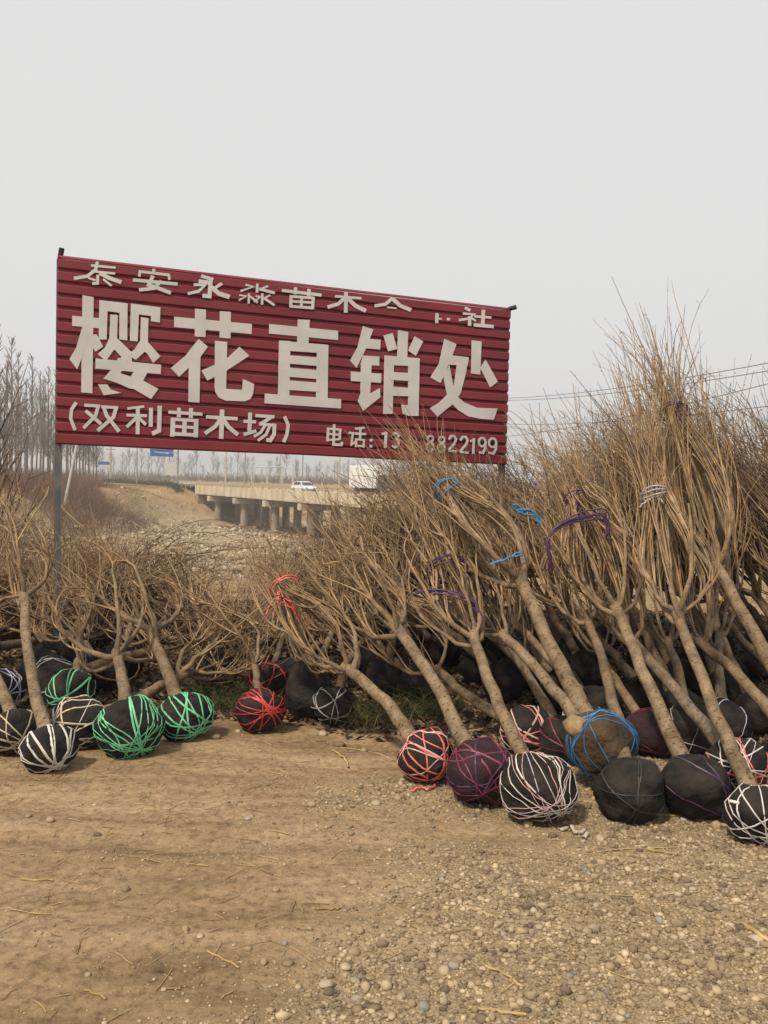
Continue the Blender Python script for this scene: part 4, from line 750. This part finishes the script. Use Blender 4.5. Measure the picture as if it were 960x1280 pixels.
def tree_geo(rr, c0, fork, tip, r0, nl=4, nw=10, tie=.45, tie_r=.12, spread=.42, limb_out=.22, twig=3, bow=.03, bulge=.45, droop=0.0, loose=.28, pinch=0.0):
    """all in the tree's own frame; returns trunk tubes, [(limb tubes, twig tubes)], tie centre and axis"""
    c0, fork, tip = V3(c0), V3(fork), V3(tip); a = unit(fork - c0); cv = tip - fork; Lc = np.linalg.norm(cv); ch = cv / Lc
    ref = np.array([0, 0, 1.]); e1 = unit(ref - ch * (ch @ ref)) if abs(ch[2]) < .95 else np.array([1., 0, 0]); e2 = np.cross(ch, e1)
    S = 11; tt = np.linspace(0, 1, S)[:, None]; bo = unit(rr.normal(0, 1, 3)) * bow
    T = c0 + (fork - c0) * tt + bo * np.sin(tt * math.pi) + rr.normal(0, .004, (S, 3)); T[0] = c0; T[-1] = fork
    tr = .88 * r0 * np.interp(tt[:, 0], [0, .25, .5, .93, 1], [1.25, 1.05, .95, .88, .98]) * (1 + rr.normal(0, .02, S))
    trunk = (T[None], tr[None], 10, [rr.uniform()])
    limbs = []
    def radial(th): return math.cos(th) * e1 + math.sin(th) * e2
    th0 = rr.uniform(0, 6)
    for l in range(nl):
        th = th0 + 2 * math.pi * (l + rr.uniform(-.25, .25)) / nl; o = radial(th)
        s0 = fork - a * rr.uniform(0, .10) if l else fork - a * .01
        reach = rr.uniform(.26, .42) * min(Lc, 1.6); od = limb_out * rr.uniform(.6, 1.3)
        e = fork + ch * reach + o * od - np.array([0, 0, droop * rr.uniform(.3, 1)]) 
        P = bez(s0[None], (s0 + a * .03 + o * od * .45)[None], (fork + ch * reach * .45 + o * od * 1.05)[None], e[None], 8)[0] + rr.normal(0, .006, (8, 3))
        P[0] = s0; lr = r0 * rr.uniform(.36, .54) * np.linspace(1, .36, 8)
        lt = [(P[None], lr[None], 7, [rr.uniform()])]
        # shoots
        f = rr.uniform(.3, 1, nw); f[:3] = 1; ix = np.minimum((f * 7).astype(int), 6); fr = (f * 7 - ix)[:, None]
        p0 = P[ix] * (1 - fr) + P[ix + 1] * fr; tg = unit(P[ix + 1] - P[ix])
        oo = unit(o[None] + rr.normal(0, .55, (nw, 3)))
        ln = rr.uniform(.62, 1.12, nw) * Lc
        tight = np.where(rr.uniform(0, 1, nw) < loose, rr.uniform(1.5, 4.5, nw), rr.uniform(.15, 1.5, nw))
        p2 = fork + ch * (Lc * (tie + rr.uniform(-.05, .12, nw)))[:, None] + oo * (tie_r * tight)[:, None]
        p3 = fork + ch * ln[:, None] + unit(o[None] * .5 + rr.normal(0, .8, (nw, 3))) * (spread * rr.uniform(.15, 1.2, nw))[:, None]
        p1 = p0 + tg * (.16 * Lc * rr.uniform(.4, 1.2, nw))[:, None] + oo * (bulge * limb_out * rr.uniform(-.3, 1., nw))[:, None] - np.array([0, 0, 1.]) * (droop * rr.uniform(0, 1.3, nw))[:, None]
        W = bez(p0, p1, p2 + (p2 - p1) * .25, p3, 13)
        wob = np.cumsum(rr.normal(0, .0032, W.shape), 1); wob -= wob[:, :1]; W = W + wob
        if pinch:
            kc = fork + ch * Lc * tie; rel = W - kc; al = rel @ ch; off = rel - al[..., None] * ch
            amt = pinch * np.exp(-(al / (.20 * Lc)) ** 2) * (tight < 1.6)[:, None]
            W = W - off * amt[..., None]
        rb = rr.uniform(.0046, .0088, nw)[:, None]; Wr = rb * np.linspace(1, .2, 13)[None]
        wr = np.clip(rr.normal(.52, .24, nw), 0, 1)
        # twigs
        m_ = nw * twig; wi = rr.randint(0, nw, m_); ti = rr.uniform(.30, .97, m_) * 12; ii = ti.astype(int); ff = (ti - ii)[:, None]
        st = W[wi, ii] * (1 - ff) + W[wi, ii + 1] * ff; td = unit(W[wi, ii + 1] - W[wi, ii])
        dd = unit(td + rr.normal(0, .42, (m_, 3)) + np.array([0, 0, .12])); L2 = rr.uniform(.05, .34, m_) * (1.15 - ti / 13)
        u = np.linspace(0, 1, 4)[None, :, None]; up = unit(td + np.array([0, 0, .5]))
        P2 = st[:, None] + dd[:, None] * L2[:, None, None] * u + (up - dd)[:, None] * (L2 * .28)[:, None, None] * u ** 2 + rr.normal(0, .003, (m_, 4, 3)) * (u > 0)
        R2 = np.minimum(rr.uniform(.0018, .0032, m_), Wr[wi, ii])[:, None] * np.array([1, .8, .6, .35])[None]
        # buds: short stubs
        nb = nw * 3; wb = rr.randint(0, nw, nb); tb = rr.uniform(.25, .99, nb) * 12; ib = tb.astype(int); fb = (tb - ib)[:, None]
        sb = W[wb, ib] * (1 - fb) + W[wb, ib + 1] * fb; db = unit(unit(W[wb, ib + 1] - W[wb, ib]) + rr.normal(0, .5, (nb, 3))) * rr.uniform(.010, .022, nb)[:, None]
        P3 = sb[:, None] + db[:, None] * np.linspace(0, 1, 3)[None, :, None]; R3 = np.tile([.0026, .0034, .0008], (nb, 1))
        limbs.append((lt, [(W, Wr, 4, wr), (P2, R2, 3, np.clip(wr[wi] * .75, 0, 1)), (P3, R3, 3, wr[wb] * .35)]))
    return trunk, limbs, fork + ch * Lc * tie, ch
def tree_parts(par, geo, whip=WHIP):
    trunk, limbs, tc_, ch = geo
    V, Q, A = tubes([trunk]); link('trunk', np_mesh('trunk', V, [Q], True, A), BARK, par)
    for lt, tw in limbs:
        V, Q, A = tubes(lt); lo = link('limb', np_mesh('limb', V, [Q], True, A), LIMB, par)
        V, Q, A = tubes(tw); link('shoots', np_mesh('shoots', V, [Q], True, A), whip, lo)
SEED = [100]
def sapling(label, ball, fork, tip, D=None, dF=5, dT=6, straps=(), ballmat=NET, r0=.038, group=None, tie=None, second=None, name='cherry_sapling', sink=.012, squash=.93, taper=-.05, ballscale=1.0, **kw):
    """ball=(px,py,radius px); D forces the depth when the ball does not stand on the open ground"""
    SEED[0] += 1; rr = np.random.RandomState(SEED[0])
    px, py, pr = ball
    if D is None: D = on_ground(px, py + pr).y + pr / F * on_ground(px, py + pr).y * .55
    c = at(px, py, D); R = pr / F * D * ballscale
    zmin = gzf(c.x, c.y) + R * squash * .93 - sink
    if c.z < zmin: c.z = zmin
    base = Vector((c.x, c.y, c.z - R * squash)); e = empty(name, base, label=label, cat='sapling', group=group)
    lc = V3(c - base); lf = V3(at(*fork, dF) - base); lt = V3(at(*tip, dT) - base); ax = lf - lc
    root_ball(e, lc, R, ax, SEED[0], ballmat, straps, taper, squash)
    tkw = dict(tie=.45)
    if tie is not None: tkw = dict(tie=tie[0], tie_r=tie[1])
    if tie is not None and len(tie) > 2: tkw.update(pinch=.5, loose=.15)
    tkw.update(kw)
    geo = tree_geo(rr, lc + unit(ax) * R * .55, lf, lt, r0, **tkw); tree_parts(e, geo)
    if tie is not None and len(tie) > 2: 
        pts = np.concatenate([tw[0][0].reshape(-1, 3) for lt_, tw in geo[1]]); rel = pts - geo[2]; al = np.abs(rel @ geo[3]); rel = rel[al < .05]; rel = rel - (rel @ geo[3])[:, None] * geo[3]
        ctr = np.median(rel, 0); rd = np.quantile(np.linalg.norm(rel - ctr, axis=1), .72)
        ring_tie(e, geo[2] + ctr, geo[3], max(.035, min(.11, rd)), tie[2], SEED[0])
    if second is not None:      # a second stem from the same ball
        g2 = tree_geo(rr, lc + unit(ax) * R * .5 + V3((-.05, 0, 0)), V3(at(*second[0], second[1]) - base), V3(at(*second[2], second[3]) - base), r0 * .75, nl=3, nw=10); tree_parts(e, g2)
    return e
# ---- right part of the heap, front trees
sapling('leaning sapling with coral and pink taped ball at left front of right heap', (533,944,36), (430,832), (318,688), dF=4.85, dT=5.7, straps=[(T_CORAL,9,.5,.013),(T_PINK,6,.6,.009)], tie=(.62,.10,T_CORAL), r0=.040, droop=.10, nl=6, spread=.28)
sapling('leaning sapling with burgundy netted ball beside the coral taped one', (601,964,44), (492,780), (400,650), dF=4.95, dT=6.1, straps=[(T_MAROON,9,.4,.011),(T_PURPLE,3,.6,.009)], ballmat=NETP, r0=.040, spread=.40, nl=6)
sapling('leaning sapling with black ball laced in white and lilac tape', (672,982,47), (592,792), (500,560), dF=4.75, dT=6.0, straps=[(T_WHITE,9,.12,.008),(T_PINK,5,.2,.006),(T_LILAC,2,1.2,.006)], r0=.036, spread=.36, nl=6, tie=(.3,.10,T_PURPLE))
sapling('leaning sapling whose pink taped ball peeks out behind the white laced one', (657,930,34), (545,836), (430,690), D=4.75, dF=5.5, dT=6.4, straps=[(T_PINK,8,.4,.011),(T_CORAL,3,.5,.010)], r0=.036)
blue = sapling('twin stemmed sapling with exposed soil ball bound in bright blue cord', (750,926,46), (650,722), (500,540), D=4.22, dF=5.0, dT=6.15, straps=[(T_BLUE,8,.16,.008,(-.05,-1,.12)),(T_BLUE,2,.5,.006)], ballmat=SOIL, r0=.048, tie=(.52,.10,T_BLUE), second=((628,792),4.95,(560,640),6.0), spread=.30, nl=5, nw=15, limb_out=.24, loose=.15)
T_DARK = tape('dark_tape', (.035, .034, .034))
CUTW = pm('cut_wood', (.20, .135, .07), (.36, .25, .135), 12, .8, .4, 60)
bc = at(718, 908, 4.19); V, Fc, A = rocks(np.random.RandomState(5), np.zeros((1, 3)), np.array([.080]), 1.1, .5); link('cut_root', np_mesh('cut_root', V, [Fc]), CUTW, blue, tuple(bc - blue.location))
sapling('sapling with plain black ball lying under the blue corded one', (787,986,43), (735,775), (690,590), D=3.86, dF=5.2, dT=6.4, straps=[(T_DARK,5,.5,.008)], r0=.034, spread=.40)
sapling('sapling with plain dark netted ball right of the blue corded one', (868,982,44), (768,757), (690,540), dF=4.9, dT=6.2, straps=[(T_PURPLE,4,.6,.010)], r0=.040, tie=(.55,.11,T_PURPLE), spread=.42, nl=6)
sapling('leaning sapling with red and white taped ball near the right edge', (922,955,38), (790,800), (690,560), D=4.15, dF=5.3, dT=6.5, straps=[(T_CORAL,6,.6,.011),(T_WHITE,7,.6,.007)], r0=.038, spread=.45)
sapling('sapling with black ball banded in white tape at lower right corner', (950,1016,42), (846,765), (790,455), dF=4.6, dT=6.0, straps=[(T_WHITE,10,.25,.008)], r0=.036, tie=(.40,.075,T_LILAC), spread=.36, nl=6, nw=15)
sapling('leaning sapling at right edge, its trunk just behind the white banded one', (1003,935,40), (872,800), (850,500), D=4.3, dF=5.3, dT=6.5, straps=[(T_WHITE,6,.3,.008)], r0=.038, spread=.45)
sapling('sapling with thick trunk cut by the right frame edge, bound in purple high up', (1010,905,42), (893,705), (815,420), D=4.5, dF=5.2, dT=6.4, straps=[(T_GREY,6,.3,.008)], r0=.044, tie=(.62,.10,T_PURPLE), spread=.42, nl=6, nw=15)
sapling('slim sapling behind the white laced ball, left of a twin trunk', (706,935,34), (625,800), (560,600), D=4.6, dF=5.4, dT=6.5, straps=[(T_MAROON,5,.4,.009)], r0=.032)
sapling('slim sapling close behind the blue corded ball', (728,918,34), (655,812), (590,610), D=4.85, dF=5.6, dT=6.7, r0=.032, straps=[(T_PINK,5,.4,.008)])
sapling('sapling with dusky maroon ball right behind the blue corded one', (815,920,34), (748,812), (700,590), D=4.75, dF=5.6, dT=6.8, ballmat=NETP, straps=[(T_MAROON,5,.5,.011)], r0=.032)
sapling('sapling with black ball behind the dark netted one', (860,915,36), (835,800), (790,520), D=4.8, dF=5.6, dT=6.8, straps=[(T_GREY,4,.5,.006)], r0=.034)
sapling('sapling with black ball in the shade before the right edge', (905,905,34), (900,790), (880,480), D=4.95, dF=5.7, dT=6.8, straps=[(T_LILAC,4,.5,.006)], r0=.034)
# ---- left part
sapling('sapling with white taped ball foremost at far left', (60,934,34), (30,742), (0,640), dF=5.0, dT=6.0, straps=[(T_WHITE,9,.18,.014)], r0=.034, spread=.40, tie=(.5,.2))
sapling('sapling with cream taped ball beside the left frame edge', (20,914,32), (-35,790), (-80,640), dF=5.2, dT=6.2, straps=[(T_CREAM,8,.25,.012)], r0=.034)
sapling('sapling with bluish white taped ball cut by the left frame edge', (0,860,28), (-50,770), (-30,640), D=5.2, dF=6.0, dT=6.8, straps=[(T_LILAC,9,.5,.010)], r0=.032)
sapling('sapling with mint taped ball farthest left, behind the cream striped ball', (90,864,31), (100,790), (50,720), D=5.15, dF=5.9, dT=6.8, straps=[(T_GREEN,8,.35,.012)], r0=.032, spread=.4)
sapling('sapling with cream striped ball, its trunk lying towards the right', (100,903,36), (238,838), (345,760), dF=5.4, dT=6.3, straps=[(T_CREAM,6,.4,.011),(T_WHITE,6,.4,.009)], r0=.040, droop=.05, spread=.42, nl=5, tie=(.5,.2))
sapling('sapling with biggest mint taped ball in the left group', (162,908,42), (146,815), (115,690), dF=5.1, dT=6.2, straps=[(T_GREEN,16,.22,.011)], r0=.040, limb_out=.34, tie=(.5,.25), spread=.42, nl=5, nw=6)
sapling('sapling with mint taped ball rightmost of the mint ones', (232,894,34), (190,788), (120,690), dF=5.45, dT=6.5, straps=[(T_GREEN,14,.22,.012)], r0=.042, tie=(.5,.25), spread=.45, limb_out=.28, nw=7, nl=5)
sapling('sapling with red taped ball standing alone in the gap', (325,886,32), (317,818), (225,745), dF=5.5, dT=6.6, straps=[(T_RED,12,.5,.010)], r0=.028, tie=(.5,.22), spread=.45, droop=.08, squash=.82, limb_out=.3)
sapling('sapling with red taped ball half hidden behind the red one in the gap', (337,850,26), (360,785), (300,740), D=5.7, dF=6.4, dT=7.1, straps=[(T_RED,9,.5,.010)], r0=.028)
sapling('sapling with tall black wrapped ball left of the grey laced one', (386,868,30), (420,780), (360,720), D=5.35, dF=6.1, dT=7.0, r0=.030, squash=1.35)
sapling('sapling with small black ball laced in grey tape in the gap', (415,880,25), (455,800), (400,710), D=5.2, dF=5.9, dT=6.8, straps=[(T_GREY,6,.7,.008)], r0=.028)
sapling('sapling lying low behind the mint balls, trunk pointing right', (70,868,34), (195,812), (290,765), D=5.5, dF=6.0, dT=6.7, r0=.040, straps=[(T_GREY,5,.4,.010)], droop=.05, tie=(.5,.2))
# ---- packed rows behind: a few shapes, one object for each sapling
def proto(seed):
    rr = np.random.RandomState(seed); L = 2.55
    g = tree_geo(rr, (0, .08, 0), (rr.normal(0, .02), .95, rr.normal(0, .02)), (rr.normal(0, .06), L, .18), rr.uniform(.030, .038), nl=5, nw=21, tie=rr.uniform(.38, .6), tie_r=rr.uniform(.10, .22), spread=rr.uniform(.38, .60), limb_out=rr.uniform(.18, .30), twig=2, loose=.4)
    e = bpy.data.objects.new('proto', None)
    meshes = []
    V, Q, A = tubes([g[0]]); tm = np_mesh('trunk', V, [Q], True, A); tm.materials.append(BARK)
    ls = []
    for lt, tw in g[1]:
        V, Q, A = tubes(lt); lm = np_mesh('limb', V, [Q], True, A); lm.materials.append(LIMB)
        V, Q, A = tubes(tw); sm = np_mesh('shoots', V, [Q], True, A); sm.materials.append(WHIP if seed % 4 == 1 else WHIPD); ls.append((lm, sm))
    bl = BV * ball_r(BV, .15, seed, np.array([0, 1., 0]), -.05)[:, None]; bmh = np_mesh('root_ball', bl, [BF], True); bmh.materials.append(NET)
    return tm, ls, bmh
PROTO = [proto(300 + k) for k in range(8)]
YT_X = [-120, 0, 60, 130, 250, 320, 400, 460, 520, 600, 640, 700, 800, 880, 960, 1150]
YT_Y = [690, 740, 800, 810, 810, 775, 735, 660, 570, 575, 575, 535, 480, 520, 500, 480]
def bg_sapling(k, x, y, head, label, group, r):
    tipx, tipy = x - math.sin(head) * 1.9, y + math.cos(head) * 1.6
    px = 480 + F * tipx / tipy
    zt = EYE + (600 + .0245 * (px - 480) - np.interp(px, YT_X, YT_Y)) / F * tipy
    zt = zt * r.uniform(.78, 1.0)
    el = math.asin(max(.08, min(.92, (zt - .15) / 2.65)))
    e = empty('cherry_sapling', (x, y, gzf(x, y) + .135), (el, 0, head), label, 'sapling', group)
    tm, ls, bmh = PROTO[k % 8]
    link('root_ball', bmh, None, e); link('trunk', tm, None, e)
    for lm, sm in ls:
        l_ = link('limb', lm, None, e); link('shoots', sm, None, l_)
r = random.Random(11); k = 0
for row, yy in enumerate((5.15, 5.65, 6.2, 6.8, 7.5)):
    x = .35 - row * .10
    while x < 5.2:
        if not (row == 0 and x < .9):
            bg_sapling(k, x + r.uniform(-.1, .1), yy + r.uniform(-.15, .15), R_(20 + r.uniform(-14, 16)), 'bare sapling packed in the rows behind the front of the right heap', 'saplings packed behind the right heap', r); k += 1
        x += .49
for row, yy in enumerate((5.85, 6.4)):
    x = -4.2
    while x < .2 - .1 * row:
        bg_sapling(k, x + r.uniform(-.12, .12), yy + r.uniform(-.15, .15), R_(r.uniform(-35, 40)), 'bare sapling lying low in the rows behind the left balls', 'saplings packed behind the left balls', r); k += 1
        x += .6
# rope and tape draped over the shoots
def drape(pts, D, rad, mat, lab, strands=3):
    P = V3([tuple(at(x, y, d)) for (x, y), d in zip(pts, D)]); t0 = np.linspace(0, 1, len(P)); ti = np.linspace(0, 1, 18); rr = np.random.RandomState(len(lab))
    S_ = np.stack([np.interp(ti, t0, P[:, k]) for k in range(3)], -1); S_[1:-1] = (S_[:-2] + 2 * S_[1:-1] + S_[2:]) / 4
    Ps = np.stack([S_ + np.cumsum(rr.normal(0, .004, S_.shape), 0) for k in range(strands)]); V, Q, A = tubes([(Ps, np.full((strands, 18), rad), 5, np.zeros(strands))])
    c0 = Ps.mean((0, 1)); tag(link('rope', np_mesh('rope', V - c0, [Q], True), mat, None, c0), lab, 'rope')
drape([(690,712),(683,690),(682,668),(700,652),(728,644),(752,640),(760,650),(757,668)], [5.0,5.0,5.02,5.05,5.08,5.1,5.1,5.1], .005, T_PURPLE, 'purple rope strands draped over the shoots left of the lilac tie', 5)
drape([(520,740),(545,738),(575,744),(598,756),(604,775),(596,790)], [4.85,4.85,4.82,4.8,4.78,4.78], .005, T_PURPLE, 'dark purple rope looped above the white laced sapling trunk', 3)
drape([(612,706),(628,700),(640,694),(650,690)], [4.9,4.92,4.95,4.95], .005, T_BLUE, 'short blue cord tied near the fork of the twin stemmed sapling', 2)
drape([(640,632),(652,640),(668,642),(674,655)], [5.2,5.2,5.2,5.2], .006, T_BLUE, 'blue cord knot high above the twin stemmed sapling fork', 3)
drape([(348,748),(356,752),(366,760),(372,772)], [4.95,4.95,4.93,4.92], .005, T_RED, 'small red tape knotted among shoots below the coral tie', 2)
# scraps beside the balls
P = gpath([(700,1038),(712,1034),(722,1043),(732,1037),(736,1046),(728,1050)], 0, .008); P[:, 2] += np.array([0, .004, .012, .006, .0, .01, .004, .008, 0])
V, Q, A = tubes([(P[None], np.full((1, 9), .009), 6, [.5])]); tag(link('cloth_scrap', np_mesh('cloth_scrap', V, [Q], True, A), pm('dirty_cloth', (.34, .29, .22), (.50, .45, .38), 30, .9, .5, 80)), 'twisted greyish cloth scrap on the gravel below white laced ball', 'cloth scrap')
P = V3([at(912, 1001, 3.50), at(924, 1004, 3.48)]); tag(MB().tube(P, .0065, 8).build('plastic_tube', T_WHITE), 'short white plastic tube caught on the white banded ball', 'plastic tube')
for px, py, mt, lab in [(618,1003,T_CORAL,'loose coral tape end on the earth by burgundy ball'),(530,988,T_CORAL,'loose coral tape end under the coral taped ball')]:
    P = gpath([(px - 14, py + 1), (px - 4, py - 3), (px + 5, py + 2), (px + 13, py - 4)], .002, .003); P[:, 2] += np.abs(np.sin(np.arange(9) * 1.3)) * .012
    V, Q, A = tubes([(P[None], np.full((1, 9), .006), 4, [.5])]); tag(link('tape_end', np_mesh('tape_end', V, [Q], True, A), mt), lab, 'tape')
# bare tree at the left frame edge
SEED[0] += 1; rr = np.random.RandomState(77)
p = at(-12, 800, 8.2); e = empty('bare_tree', (p.x, p.y, gzf(p.x, p.y)), label='upright leafless young tree at the left frame edge', cat='tree')
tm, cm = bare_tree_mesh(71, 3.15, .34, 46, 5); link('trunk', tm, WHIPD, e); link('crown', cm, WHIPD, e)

# ------------------------------------------------------------------ haze
hz = MB().box((-930, -18, -9.5), (930, 935, 34)).build('haze', None)
m = bpy.data.materials.new('haze_air'); m.use_nodes = True; t = m.node_tree; t.nodes.clear()
o_ = t.nodes.new('ShaderNodeOutputMaterial'); pv = t.nodes.new('ShaderNodeVolumePrincipled')
pv.inputs['Color'].default_value = (.93, .93, .93, 1); pv.inputs['Density'].default_value = .0012; pv.inputs['Anisotropy'].default_value = .2
t.links.new(pv.outputs[0], o_.inputs['Volume']); hz.data.materials.append(m)
tag(hz, 'thin pale winter haze over the whole plain', 'haze', kind='stuff')
